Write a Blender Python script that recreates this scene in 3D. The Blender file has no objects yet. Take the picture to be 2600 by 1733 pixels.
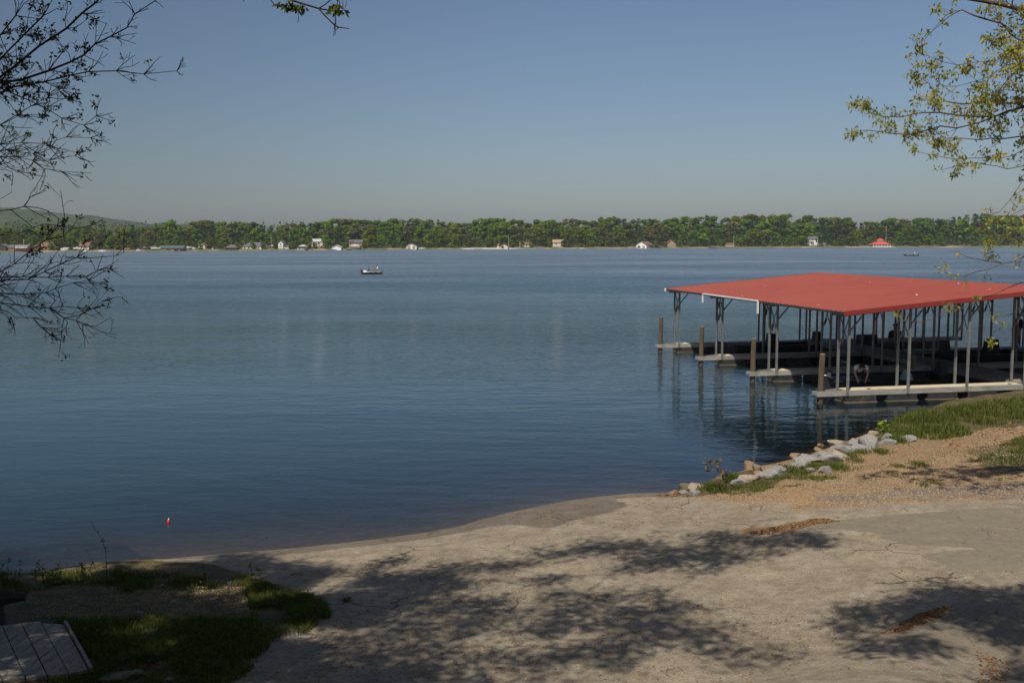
import bpy, math, random
import numpy as np
from mathutils import Vector, Matrix
random.seed(7); RNG = np.random.default_rng(7)
scene = bpy.context.scene
COL = scene.collection

# ------------------------------------------------------------------ camera
F, PITCH, ROLL, EYE = 2521.0, 0.0997, -0.0032, 5.7      # photograph is 2600 x 1733
PW, PH = 2600.0, 1733.0
cp, sp = math.cos(PITCH), math.sin(PITCH); cr, sr = math.cos(ROLL), math.sin(ROLL)
FWD = np.array([0, cp, -sp]); R0 = np.array([1.0, 0, 0]); U0 = np.array([0, sp, cp])
RIGHT = cr*R0 + sr*U0; UP = -sr*R0 + cr*U0
cam_d = bpy.data.cameras.new('camera'); cam = bpy.data.objects.new('camera', cam_d); COL.objects.link(cam)
cam_d.sensor_width = 36.0; cam_d.lens = F/PW*36.0; cam_d.clip_start = 0.1; cam_d.clip_end = 20000
M = Matrix(((RIGHT[0], UP[0], -FWD[0], 0), (RIGHT[1], UP[1], -FWD[1], 0), (RIGHT[2], UP[2], -FWD[2], EYE), (0, 0, 0, 1)))
cam.matrix_world = M
scene.camera = cam

# ------------------------------------------------------------------ sky and sun
TRAVEL = np.array([0.265, 0.593, -1.0]); TRAVEL /= np.linalg.norm(TRAVEL)
SUN_EL = math.asin(-TRAVEL[2]); SUN_AZ = math.atan2(-TRAVEL[0], -TRAVEL[1])
world = bpy.data.worlds.new('World'); scene.world = world; world.use_nodes = True
wn = world.node_tree.nodes; wl = world.node_tree.links
bg = wn['Background']
sky = wn.new('ShaderNodeTexSky'); sky.sky_type = 'NISHITA'; sky.sun_disc = False
sky.sun_elevation = SUN_EL; sky.sun_rotation = SUN_AZ
sky.air_density = 1.0; sky.dust_density = 1.7; sky.ozone_density = 1.6; sky.altitude = 180
bg.inputs['Strength'].default_value = 0.074
wtc = wn.new('ShaderNodeTexCoord'); wsp = wn.new('ShaderNodeSeparateXYZ'); wl.new(wtc.outputs['Generated'], wsp.inputs[0])
wmr = wn.new('ShaderNodeMapRange'); wmr.interpolation_type = 'SMOOTHSTEP'; wl.new(wsp.outputs[0], wmr.inputs[0])      # the sky is deeper toward the left
for i_, v_ in ((1, -0.70), (2, 0.12), (3, 0.62), (4, 1.0)): wmr.inputs[i_].default_value = v_
wti = wn.new('ShaderNodeMix'); wti.data_type = 'RGBA'; wti.blend_type = 'MULTIPLY'; wti.inputs[0].default_value = 1.0; wti.inputs[7].default_value = (0.935, 0.985, 1.05, 1)
wl.new(sky.outputs[0], wti.inputs[6]); wvm = wn.new('ShaderNodeVectorMath'); wvm.operation = 'SCALE'; wl.new(wti.outputs[2], wvm.inputs[0]); wl.new(wmr.outputs[0], wvm.inputs[3]); wl.new(wvm.outputs[0], bg.inputs['Color'])
sun_d = bpy.data.lights.new('sun', 'SUN'); sun_d.energy = 4.9; sun_d.angle = math.radians(0.53); sun_d.color = (1.0, 0.93, 0.82)
sun = bpy.data.objects.new('sun', sun_d); COL.objects.link(sun)
sun.rotation_euler = Vector(TRAVEL).to_track_quat('-Z', 'Y').to_euler()
vs = scene.view_settings; vs.view_transform = 'Standard'; vs.look = 'None'; vs.gamma = 1; vs.exposure = 0.0
scene.render.engine = 'CYCLES'
scene.cycles.max_bounces = 8; scene.cycles.transparent_max_bounces = 16
scene.cycles.volume_bounces = 0

# ------------------------------------------------------------------ helpers
def ray(px, py):
    a = (px-PW/2)/F; b = (PH/2-py)/F
    return FWD + a*RIGHT + b*UP
def at(px, py, Y):
    d = ray(px, py); t = Y/d[1]
    return np.array([d[0]*t, Y, EYE+d[2]*t])
def onz(px, py, z=0.0):
    d = ray(px, py); t = (z-EYE)/d[2]
    return np.array([d[0]*t, d[1]*t, z])
def project(P):
    P = np.atleast_2d(P)-np.array([0, 0, EYE])
    d = P@FWD; d = np.where(d < 0.05, 0.05, d)
    return PW/2+F*(P@RIGHT)/d, PH/2-F*(P@UP)/d
def vnoise(x, y, s, seed=0):
    x = np.asarray(x, float)*s+seed*17.3; y = np.asarray(y, float)*s+seed*9.1
    xi = np.floor(x).astype(int); yi = np.floor(y).astype(int); fx = x-xi; fy = y-yi
    fx = fx*fx*(3-2*fx); fy = fy*fy*(3-2*fy)
    def h(a, b):
        n = (a*374761393+b*668265263+seed*974711) & 0x7fffffff
        n = ((n ^ (n >> 13))*1274126177) & 0x7fffffff
        return ((n ^ (n >> 16)) & 0xffff)/65535.0
    return (h(xi, yi)*(1-fx)+h(xi+1, yi)*fx)*(1-fy)+(h(xi, yi+1)*(1-fx)+h(xi+1, yi+1)*fx)*fy
def fbm(x, y, s, o=4, seed=0):
    r = 0; a = 0.5
    for i in range(o): r = r+a*vnoise(x, y, s*2**i, seed+i); a *= 0.5
    return r/(1-0.5**o)
def inpoly(px, py, poly):
    px = np.asarray(px); py = np.asarray(py); r = np.zeros(px.shape, bool); n = len(poly)
    for i in range(n):
        x1, y1 = poly[i]; x2, y2 = poly[(i+1) % n]
        if y1 == y2: continue
        c = ((y1 > py) != (y2 > py)) & (px < (x2-x1)*(py-y1)/(y2-y1)+x1)
        r ^= c
    return r

def tag(o, label=None, cat=None, group=None, kind=None):
    if label: o['label'] = label
    if cat: o['category'] = cat
    if group: o['group'] = group
    if kind: o['kind'] = kind
    return o
def link(name, me, parent=None, mat=None):
    o = bpy.data.objects.new(name, me); COL.objects.link(o)
    if parent is not None: o.parent = parent
    if mat is not None and me is not None:
        for m in (mat if isinstance(mat, (list, tuple)) else [mat]): me.materials.append(m)
    return o
def empty(name, loc, rz=0.0, label=None, cat=None, group=None):
    o = bpy.data.objects.new(name, None); COL.objects.link(o); o.location = tuple(loc); o.rotation_euler = (0, 0, rz)
    o.empty_display_size = 0.3
    return tag(o, label, cat, group)

class MB:
    def __init__(s): s.v = []; s.f = []; s.n = 0; s.m = []
    def add(s, v, f, mi=0):
        s.v.append(np.asarray(v, float).reshape(-1, 3)); s.f += [tuple(int(i)+s.n for i in q) for q in f]
        s.m += [mi]*len(f); s.n += len(s.v[-1]); return s
    def box(s, c, d, rz=0.0, taper=1.0, rx=0.0, mi=0):
        x, y, z = d[0]/2, d[1]/2, d[2]/2
        v = np.array([[-x, -y, -z], [x, -y, -z], [x, y, -z], [-x, y, -z], [-x*taper, -y*taper, z], [x*taper, -y*taper, z], [x*taper, y*taper, z], [-x*taper, y*taper, z]])
        if rx: cx, sx = math.cos(rx), math.sin(rx); v = v@np.array([[1, 0, 0], [0, cx, sx], [0, -sx, cx]])
        cz, sz = math.cos(rz), math.sin(rz); v = v@np.array([[cz, sz, 0], [-sz, cz, 0], [0, 0, 1]])
        return s.add(v+np.array(c), [(0, 3, 2, 1), (4, 5, 6, 7), (0, 1, 5, 4), (1, 2, 6, 5), (2, 3, 7, 6), (3, 0, 4, 7)], mi)
    def beam(s, a, b, w, h=None, mi=0, up=(0, 0, 1)):
        h = h or w; a = np.array(a, float); b = np.array(b, float); d = b-a; L = np.linalg.norm(d); d = d/L
        upv = np.array(up, float)
        if abs(d@upv) > 0.98: upv = np.array([1.0, 0, 0])
        sd = np.cross(d, upv); sd /= np.linalg.norm(sd); u = np.cross(sd, d)
        o = [sd*-w/2-u*h/2, sd*w/2-u*h/2, sd*w/2+u*h/2, sd*-w/2+u*h/2]
        v = [a+q for q in o]+[b+q for q in o]
        return s.add(v, [(0, 1, 2, 3), (7, 6, 5, 4), (0, 4, 5, 1), (1, 5, 6, 2), (2, 6, 7, 3), (3, 7, 4, 0)], mi)
    def tube(s, pts, rad, n=6, mi=0):
        pts = [np.array(p, float) for p in pts]; k = len(pts)
        if not hasattr(rad, '__len__'): rad = [rad]*k
        ref = np.array([0.13, 0.21, 1.0]); V = []
        for i in range(k):
            d = pts[min(i+1, k-1)]-pts[max(i-1, 0)]; d = d/(np.linalg.norm(d)+1e-9)
            r = ref if abs(d@ref) < 0.95 else np.array([1.0, 0.1, 0])
            a = np.cross(d, r); a /= np.linalg.norm(a)+1e-9; b = np.cross(d, a)
            for j in range(n):
                t = 2*math.pi*j/n; V.append(pts[i]+rad[i]*(a*math.cos(t)+b*math.sin(t)))
        Fc = []
        for i in range(k-1):
            for j in range(n):
                q = (j+1) % n; Fc.append((i*n+j, i*n+q, (i+1)*n+q, (i+1)*n+j))
        Fc.append(tuple(range(n))[::-1]); Fc.append(tuple((k-1)*n+j for j in range(n)))
        return s.add(V, Fc, mi)
    def prism(s, poly, axis0, axis1, mi=0):
        """poly: list of 3d points, extruded from offset axis0 to axis1"""
        n = len(poly); P = np.array(poly, float); a0 = np.array(axis0, float); a1 = np.array(axis1, float)
        v = list(P+a0)+list(P+a1)
        f = [tuple(range(n))[::-1], tuple(range(n, 2*n))]+[(i, (i+1) % n, n+(i+1) % n, n+i) for i in range(n)]
        return s.add(v, f, mi)
    def mesh(s, name, smooth=False):
        me = bpy.data.meshes.new(name)
        me.from_pydata([tuple(p) for p in np.concatenate(s.v)], [], s.f)
        if smooth: me.polygons.foreach_set('use_smooth', [True]*len(me.polygons))
        if any(s.m): me.polygons.foreach_set('material_index', s.m)
        me.update(); return me
    def build(s, name, mat, parent=None, smooth=False):
        return link(name, s.mesh(name, smooth), parent, mat)

def quads_mesh(name, V, k=4, attrs=None):
    """V: (N,k,3) polygons, optional per-polygon float attributes"""
    N = V.shape[0]; me = bpy.data.meshes.new(name)
    me.vertices.add(N*k); me.vertices.foreach_set('co', V.reshape(-1).astype(np.float32))
    me.loops.add(N*k); me.loops.foreach_set('vertex_index', np.arange(N*k, dtype=np.int32))
    me.polygons.add(N); me.polygons.foreach_set('loop_start', np.arange(0, N*k, k, dtype=np.int32))
    me.polygons.foreach_set('loop_total', np.full(N, k, dtype=np.int32))
    me.update(calc_edges=True)
    for nm, a in (attrs or {}).items():
        t = me.attributes.new(nm, 'FLOAT', 'FACE'); t.data.foreach_set('value', np.asarray(a, np.float32))
    return me
def grid_mesh(name, X, Y, Z, attrs, keep=None):
    ny, nx = X.shape; idx = np.arange(nx*ny).reshape(ny, nx)
    q = np.stack([idx[:-1, :-1], idx[:-1, 1:], idx[1:, 1:], idx[1:, :-1]], -1).reshape(-1, 4)
    if keep is not None: q = q[keep.reshape(-1)]
    used = np.unique(q); remap = np.full(nx*ny, -1); remap[used] = np.arange(len(used)); q = remap[q]
    co = np.stack([X, Y, Z], -1).reshape(-1, 3)[used]; N = len(q)
    me = bpy.data.meshes.new(name); me.vertices.add(len(co)); me.vertices.foreach_set('co', co.reshape(-1).astype(np.float32))
    me.loops.add(N*4); me.loops.foreach_set('vertex_index', q.reshape(-1).astype(np.int32))
    me.polygons.add(N); me.polygons.foreach_set('loop_start', np.arange(0, N*4, 4, dtype=np.int32)); me.polygons.foreach_set('loop_total', np.full(N, 4, np.int32))
    me.polygons.foreach_set('use_smooth', np.ones(N, bool)); me.update(calc_edges=True)
    for nm, a in attrs.items():
        t = me.attributes.new(nm, 'FLOAT', 'POINT'); t.data.foreach_set('value', a.reshape(-1)[used].astype(np.float32))
    return me

# ------------------------------------------------------------------ materials
class NT:
    def __init__(s, name):
        s.m = bpy.data.materials.new(name); s.m.use_nodes = True; s.t = s.m.node_tree; s.t.nodes.clear()
        s.out = s.t.nodes.new('ShaderNodeOutputMaterial')
    def n(s, typ, ins=None, **kw):
        o = s.t.nodes.new('ShaderNode'+typ)
        for k, v in kw.items(): setattr(o, k, v)
        for k, v in (ins or {}).items():
            i = o.inputs[k]
            if isinstance(v, bpy.types.NodeSocket): s.t.links.new(v, i)
            else:
                if i.type == 'RGBA' and len(v) == 3: v = (*v, 1)
                i.default_value = v
        return o
    def math(s, op, a, b=0.0, c=None, clamp=False):
        d = {0: a, 1: b}
        if c is not None: d[2] = c
        return s.n('Math', d, operation=op, use_clamp=clamp).outputs[0]
    def mix(s, f, a, b, blend='MIX'):
        o = s.n('Mix', {}, data_type='RGBA', blend_type=blend)
        for k, v in ((0, f), (6, a), (7, b)):
            i = o.inputs[k]
            if isinstance(v, bpy.types.NodeSocket): s.t.links.new(v, i)
            else: i.default_value = (*v, 1) if k and len(v) == 3 else v
        return o.outputs[2]
    def pos(s, scale=(1, 1, 1)):
        g = s.n('NewGeometry').outputs['Position']
        return s.n('Mapping', {0: g, 3: scale}).outputs[0]
    def obj(s, scale=(1, 1, 1)):
        g = s.n('TexCoord').outputs['Object']
        return s.n('Mapping', {0: g, 3: scale}).outputs[0]
    def noise(s, vec, sc, det=4, rough=0.55):
        return s.n('TexNoise', {'Vector': vec, 'Scale': sc, 'Detail': det, 'Roughness': rough}).outputs[0]
    def ramp(s, fac, a, b):
        return s.n('MapRange', {0: fac, 1: a, 2: b}).outputs[0]
    def attr(s, name): return s.n('Attribute', attribute_name=name).outputs['Fac']
    def bump(s, h, strength=0.3, dist=0.02, normal=None):
        d = {'Height': h, 'Strength': strength, 'Distance': dist}
        if normal: d['Normal'] = normal
        return s.n('Bump', d).outputs[0]
    def pbr(s, col, rough=0.8, metal=0.0, normal=None, spec=0.5):
        d = {'Base Color': col, 'Roughness': rough, 'Metallic': metal, 'Specular IOR Level': spec}
        if normal: d['Normal'] = normal
        o = s.n('BsdfPrincipled', d).outputs[0]; s.t.links.new(o, s.out.inputs[0]); return s.m

def simple(name, col, rough=0.7, metal=0.0, var=0.25, sc=3.0, bump=0.0, bsc=20, stretch=(1, 1, 1), spec=0.4, dirt=None):
    t = NT(name); v = t.obj(stretch); n = t.noise(v, sc, 6, 0.6)
    c1 = tuple(x*(1-var) for x in col); c2 = tuple(min(1, x*(1+var)) for x in col)
    c = t.mix(t.ramp(n, 0.3, 0.7), c1, c2)
    if dirt:
        n2 = t.noise(v, sc*0.37+0.9, 8, 0.7); c = t.mix(t.ramp(n2, 0.52, 0.68), c, dirt)
    nm = t.bump(t.noise(v, bsc, 5), bump, 0.02) if bump else None
    return t.pbr(c, rough, metal, nm, spec)

def leafmat(name, c1, c2, trans=0.35, objvar=0.0, attrname='tint'):
    t = NT(name); a = t.attr(attrname); c = t.mix(a, c1, c2)
    if objvar:
        r = t.n('ObjectInfo').outputs['Random']
        c = t.n('HueSaturation', {'Hue': t.math('MULTIPLY_ADD', r, 0.05, 0.475), 'Saturation': 1.0, 'Value': t.math('MULTIPLY_ADD', r, objvar, 1-objvar/2), 'Color': c}).outputs[0]
    d = t.n('BsdfDiffuse', {'Color': c}).outputs[0]; tr = t.n('BsdfTranslucent', {'Color': c}).outputs[0]
    t.t.links.new(t.n('MixShader', {0: trans, 1: d, 2: tr}).outputs[0], t.out.inputs[0]); return t.m

def ground_material():
    t = NT('shore_ground'); P = t.pos()
    n1 = t.noise(P, 0.9, 6, 0.6); n2 = t.noise(P, 7.0, 6, 0.65); n3 = t.noise(P, 60.0, 4, 0.7); n4 = t.noise(P, 2.6, 8, 0.7)
    # weathered concrete / asphalt ramp
    con = t.mix(t.ramp(n1, 0.35, 0.65), (0.235, 0.190, 0.133), (0.335, 0.280, 0.200))
    con = t.mix(t.math('MULTIPLY', t.ramp(n2, 0.45, 0.75), 0.55), con, (0.41, 0.355, 0.27))
    con = t.mix(t.math('MULTIPLY', t.ramp(n3, 0.50, 0.72), 0.55), con, (0.13, 0.105, 0.078))
    n5 = t.noise(P, 3.3, 10, 0.78); n6 = t.noise(P, 140.0, 2, 0.6)
    con = t.mix(t.math('MULTIPLY', t.ramp(n5, 0.50, 0.60), 0.62), con, (0.165, 0.135, 0.098))
    con = t.mix(t.math('MULTIPLY', t.ramp(n5, 0.46, 0.38), 0.40), con, (0.44, 0.395, 0.315))
    va = t.n('TexVoronoi', {'Vector': P, 'Scale': 42.0}, feature='F1'); vr = t.n('SeparateColor', {0: va.outputs['Color']}).outputs[0]
    con = t.mix(t.math('MULTIPLY', t.math('MULTIPLY', t.ramp(vr, 0.80, 0.82), t.ramp(va.outputs['Distance'], 0.45, 0.25)), 0.5), con, (0.52, 0.45, 0.36))
    con = t.mix(t.math('MULTIPLY', t.math('MULTIPLY', t.ramp(vr, 0.22, 0.20), t.ramp(va.outputs['Distance'], 0.50, 0.25)), 0.75), con, (0.085, 0.062, 0.045))
    con = t.mix(t.math('MULTIPLY', t.ramp(n6, 0.48, 0.62), 0.30), con, (0.12, 0.10, 0.075))
    # thin wandering cracks, broken up
    Pd = t.n('VectorMath', {0: P, 1: t.n('VectorMath', {0: t.n('TexNoise', {'Vector': P, 'Scale': 2.2, 'Detail': 5.0}).outputs[1], 3: 0.55}, operation='SCALE').outputs[0]}, operation='ADD').outputs[0]
    vo = t.n('TexVoronoi', {'Vector': Pd, 'Scale': 0.75}, feature='DISTANCE_TO_EDGE').outputs['Distance']
    crack = t.math('MULTIPLY', t.math('SUBTRACT', 1.0, t.ramp(vo, 0.003, 0.014)), t.ramp(t.noise(P, 0.7, 2), 0.55, 0.63))
    # leaf debris collecting in hollows
    deb = t.math('MULTIPLY', t.ramp(n4, 0.60, 0.67), t.ramp(t.noise(P, 22, 3), 0.46, 0.56))
    con = t.mix(t.math('MULTIPLY', deb, 0.75), con, (0.12, 0.07, 0.04))
    con = t.mix(t.math('MULTIPLY', crack, .75), con, (0.055, 0.040, 0.028))
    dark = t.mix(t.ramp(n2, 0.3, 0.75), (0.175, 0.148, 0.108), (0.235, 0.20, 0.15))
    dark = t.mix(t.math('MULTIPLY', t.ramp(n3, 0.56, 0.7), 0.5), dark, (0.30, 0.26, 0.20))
    # pea gravel
    vg = t.n('TexVoronoi', {'Vector': P, 'Scale': 34.0}, feature='F1')
    gcol = t.n('ValToRGB', {0: t.n('SeparateColor', {0: vg.outputs['Color']}).outputs[0]})
    e = gcol.color_ramp.elements; e[0].color = (0.18, 0.11, 0.05, 1); e[1].color = (0.55, 0.46, 0.33, 1); e[1].position = 1.0
    for p, c in ((0.3, (0.35, 0.225, 0.115, 1)), (0.6, (0.46, 0.31, 0.165, 1)), (0.85, (0.40, 0.28, 0.17, 1))):
        q = e.new(p); q.color = c
    gr = t.mix(t.math('MULTIPLY', t.ramp(vg.outputs['Distance'], 0.25, 0.65), 0.55), gcol.outputs[0], (0.10, 0.06, 0.03))
    gr = t.mix(t.ramp(n1, 0.5, 0.62), gr, t.mix(0.5, gr, (0.40, 0.25, 0.13)))
    # grey crushed stone on the left
    gs = t.n('TexVoronoi', {'Vector': P, 'Scale': 22.0}, feature='F1')
    grey = t.mix(t.n('SeparateColor', {0: gs.outputs['Color']}).outputs[1], (0.14, 0.125, 0.11), (0.46, 0.42, 0.38))
    grey = t.mix(t.math('MULTIPLY', t.ramp(gs.outputs['Distance'], 0.25, 0.6), 0.7), grey, (0.05, 0.04, 0.032))
    soil = t.mix(t.ramp(n4, 0.4, 0.6), (0.065, 0.06, 0.025), (0.17, 0.12, 0.06))
    soil = t.mix(t.math('MULTIPLY', t.ramp(n2, 0.5, 0.65), 0.7), soil, (0.09, 0.105, 0.03))
    ew = t.math('MULTIPLY_ADD', t.noise(P, 4.0, 6, 0.7), 0.9, -0.45)
    def edge(a, wd=0.12): return t.ramp(t.math('ADD', t.attr(a), ew), 0.5-wd, 0.5+wd)
    c = t.mix(edge('gravel', 0.2), gr, gr)
    c = t.mix(edge('grey', 0.2), c, grey)
    c = t.mix(edge('soil', 0.2), c, soil)
    c = t.mix(edge('pave'), c, con)
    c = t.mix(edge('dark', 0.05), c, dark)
    c = t.mix(edge('rust'), c, t.mix(n3, (0.11, 0.062, 0.034), (0.28, 0.17, 0.09)))
    wet = edge('wet', 0.14)
    c = t.mix(wet, c, t.mix(0.5, c, (0.055, 0.042, 0.028)))
    c = t.mix(1.0, c, (0.89, 0.885, 0.87), 'MULTIPLY')
    hgt = t.math('ADD', t.math('ADD', t.math('MULTIPLY', n2, 0.16), t.math('MULTIPLY', n3, 0.34)), t.math('MULTIPLY', n6, 0.12))
    hgt = t.math('ADD', hgt, t.math('MULTIPLY', t.math('SUBTRACT', 1.0, t.attr('pave')), t.math('SUBTRACT', 0.0, vg.outputs['Distance'])))
    hgt = t.math('SUBTRACT', hgt, t.math('MULTIPLY', crack, 0.6))
    b = t.bump(hgt, 0.75, 0.035)
    rough = t.math('MULTIPLY_ADD', wet, -0.35, 0.92)
    return t.pbr(c, rough, 0, b, 0.3)

def water_material():
    t = NT('lake_water'); P = t.pos()
    sep = t.n('SeparateXYZ', {0: P}); Y = sep.outputs[1]
    pr = t.n('Mapping', {0: P, 2: (0, 0, 0.2), 3: (0.75, 1.7, 1)}).outputs[0]
    w1 = t.noise(pr, 1.15, 2, 0.5)
    w2 = t.noise(t.n('Mapping', {0: P, 2: (0, 0, -0.5), 3: (0.8, 1.6, 1)}).outputs[0], 3.6, 3, 0.55)
    w3 = t.noise(pr, 0.32, 1, 0.5)
    wind = t.noise(t.n('Mapping', {0: P, 2: (0, 0, 0.12), 3: (0.010, 0.030, 1)}).outputs[0], 1.0, 5, 0.6)
    far = t.ramp(Y, 30, 130)
    amp = t.math('MULTIPLY_ADD', far, 6.5, 0.43)
    amp = t.math('MULTIPLY', amp, t.math('MULTIPLY_ADD', t.ramp(wind, 0.36, 0.62), 0.75, 0.42))
    h = t.math('ADD', t.math('MULTIPLY', w1, 0.042), t.math('MULTIPLY', w2, 0.014))
    h = t.math('ADD', h, t.math('MULTIPLY', w3, 0.05))
    h = t.math('MULTIPLY', h, amp)
    b = t.n('Bump', {'Height': h, 'Strength': 1.0, 'Distance': 1.0}).outputs[0]
    dep = t.attr('depth')
    clear = t.math('POWER', 2.718, t.math('MULTIPLY', dep, -3.4))
    deep = t.n('BsdfDiffuse', {'Color': t.mix(t.ramp(t.math('MULTIPLY_ADD', sep.outputs[0], -1.6, Y), 18, 62), (0.006, 0.013, 0.017), (0.020, 0.052, 0.068))}).outputs[0]  # body colour painted darker around the dock to imitate its dark reflection
    tr = t.n('BsdfTransparent', {'Color': (0.60, 0.57, 0.46, 1)}).outputs[0]
    body = t.n('MixShader', {0: clear, 1: deep, 2: tr}).outputs[0]
    gl = t.n('BsdfGlossy', {'Color': (0.93, 0.97, 1.0, 1), 'Roughness': t.math('MULTIPLY_ADD', t.ramp(Y, 45, 190), 0.33, 0.04), 'Normal': b}).outputs[0]
    fr = t.n('Fresnel', {'IOR': 1.37, 'Normal': b}).outputs[0]
    t.t.links.new(t.n('MixShader', {0: fr, 1: body, 2: gl}).outputs[0], t.out.inputs[0])
    return t.m

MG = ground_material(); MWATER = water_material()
M_bark = simple('bark', (0.10, 0.075, 0.055), 0.9, var=0.45, sc=9, bump=0.6, bsc=30, stretch=(1, 1, 0.3))
M_barkdark = simple('dark_bark', (0.045, 0.036, 0.03), 0.9, var=0.4, sc=9, bump=0.5, bsc=30)
M_wood = simple('weathered_planks', (0.25, 0.22, 0.175), 0.85, var=0.35, sc=3, bump=0.4, bsc=14, stretch=(6, 0.7, 6), dirt=(0.11, 0.095, 0.07))
M_pile = simple('pile_wood', (0.095, 0.072, 0.046), 0.9, var=0.45, sc=3, bump=0.7, bsc=12, stretch=(5, 5, 0.7), dirt=(0.05, 0.045, 0.03))
M_alu = simple('galvanised_steel', (0.17, 0.175, 0.17), 0.5, 0.1, var=0.2, sc=4, dirt=(0.13, 0.125, 0.115))
M_alu2 = simple('dock_side_rail', (0.30, 0.29, 0.255), 0.6, 0.1, var=0.22, sc=1.6, dirt=(0.17, 0.165, 0.14), stretch=(1, 1, 3))
M_deck = simple('cream_deck_panel', (0.52, 0.45, 0.31), 0.8, var=0.08, sc=2, dirt=(0.36, 0.31, 0.22))
M_float = simple('black_float', (0.028, 0.028, 0.028), 0.6, var=0.3, sc=5, dirt=(0.07, 0.06, 0.04))
M_scum = simple('float_scum', (0.16, 0.125, 0.07), 0.9, var=0.3)
M_under = simple('roof_underside', (0.045, 0.045, 0.045), 0.7)
M_black = simple('matt_black', (0.015, 0.015, 0.017), 0.6)
M_blackgloss = simple('gloss_black', (0.012, 0.012, 0.014), 0.2)
M_white = simple('white_paint', (0.78, 0.77, 0.73), 0.6, var=0.06, sc=1.5, dirt=(0.55, 0.53, 0.47))
M_cream = simple('cream_siding', (0.60, 0.54, 0.42), 0.8, var=0.1)
M_tan = simple('tan_siding', (0.34, 0.25, 0.16), 0.85, var=0.2)
M_brick = simple('red_brick', (0.27, 0.12, 0.075), 0.9, var=0.25, sc=4)
M_darkwood = simple('dark_timber', (0.06, 0.045, 0.035), 0.9, var=0.3)
M_shingle = simple('grey_shingles', (0.11, 0.105, 0.105), 0.9, var=0.2)
M_brownroof = simple('brown_shingles', (0.17, 0.095, 0.07), 0.9, var=0.2)
M_greenroof = simple('green_metal_roof', (0.06, 0.11, 0.10), 0.6, var=0.2)
M_greyroof = simple('pale_grey_metal_roof', (0.42, 0.43, 0.43), 0.6, var=0.1)
M_redroof = simple('red_shingles', (0.46, 0.07, 0.055), 0.8, var=0.15)
M_glass = simple('window_glass', (0.03, 0.035, 0.04), 0.15, spec=0.8)
M_rock = []
for i, (c, d) in enumerate([((0.25, 0.24, 0.225), (0.12, 0.098, 0.078)), ((0.30, 0.25, 0.19), (0.17, 0.105, 0.06)), ((0.25, 0.17, 0.10), (0.10, 0.07, 0.04)), ((0.14, 0.12, 0.07), (0.06, 0.06, 0.025))]):
    M_rock.append(simple(['grey_limestone', 'pale_limestone', 'tan_stone', 'mossy_stone'][i], c, 0.9, var=0.28, sc=5, bump=0.8, bsc=14, dirt=d))
t = NT('red_roof_metal'); P = t.obj(); n = t.noise(P, 0.25, 6, 0.7); n2 = t.noise(P, 9, 4)
st = t.noise(t.obj((0.12, 6.5, 1)), 1.0, 3); c_ = t.mix(t.ramp(n, 0.3, 0.7), (0.262, 0.060, 0.042), (0.305, 0.073, 0.052)); c_ = t.mix(t.math('MULTIPLY', t.ramp(st, .35, .65), .35), c_, (0.22, 0.047, 0.035)); sp2 = t.noise(t.obj(), 5.0, 1); c_ = t.mix(t.ramp(sp2, 0.765, 0.78), c_, (0.6, 0.5, 0.45))
M_roof = t.pbr(t.mix(0.0, c_, c_), 0.5, 0, None, 0.35)
M_fascia = simple('red_fascia', (0.22, 0.030, 0.024), 0.45, var=0.08)
M_leafL = leafmat('dark_small_leaves', (0.035, 0.055, 0.015), (0.11, 0.13, 0.03), 0.3)
M_leafR = leafmat('oak_spring_leaves', (0.22, 0.28, 0.07), (0.50, 0.42, 0.12), 0.45)
M_leafO = leafmat('shade_leaves', (0.06, 0.10, 0.02), (0.14, 0.15, 0.035), 0.25)
M_grass = leafmat('grass_blades', (0.035, 0.072, 0.010), (0.19, 0.19, 0.055), 0.3)
M_litter = leafmat('dry_leaves', (0.10, 0.05, 0.025), (0.34, 0.19, 0.09), 0.15)
M_peb = leafmat('pebble_stones', (0.20, 0.13, 0.065), (0.42, 0.34, 0.24), 0.0)

# ------------------------------------------------------------------ shoreline and terrain
shore_px = [(-60, 1475), (60, 1466), (150, 1456), (221, 1446), (330, 1430), (442, 1416), (570, 1404), (707, 1394), (840, 1381), (962, 1367), (1060, 1354), (1161, 1336), (1230, 1316), (1304, 1298), (1370, 1284), (1437, 1271), (1520, 1260), (1603, 1252), (1680, 1250), (1740, 1240), (1830, 1212), (1900, 1200), (1990, 1178), (2060, 1150), (2130, 1125), (2210, 1102), (2265, 1078), (2330, 1045), (2420, 1028), (2520, 1014), (2620, 1004)]
SH = np.array([onz(a, b)[:2] for a, b in shore_px])
SH = np.vstack([[-90, 2], [-30, 12], SH, [26, 37.0], [60, 45], [130, 60]])
def sdist(x, y):
    x = np.asarray(x, float); y = np.asarray(y, float); best = np.full(x.shape, 1e9)
    for i in range(len(SH)-1):
        a = SH[i]; b = SH[i+1]; d = b-a; L = d@d
        t = np.clip(((x-a[0])*d[0]+(y-a[1])*d[1])/L, 0, 1)
        best = np.minimum(best, np.hypot(x-a[0]-t*d[0], y-a[1]-t*d[1]))
    poly = [tuple(p) for p in SH]+[(130, -200), (-90, -200)]
    return np.where(inpoly(x, y, poly), best, -best)
def smooth(x, a, b): t = np.clip((x-a)/(b-a), 0, 1); return t*t*(3-2*t)
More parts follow.
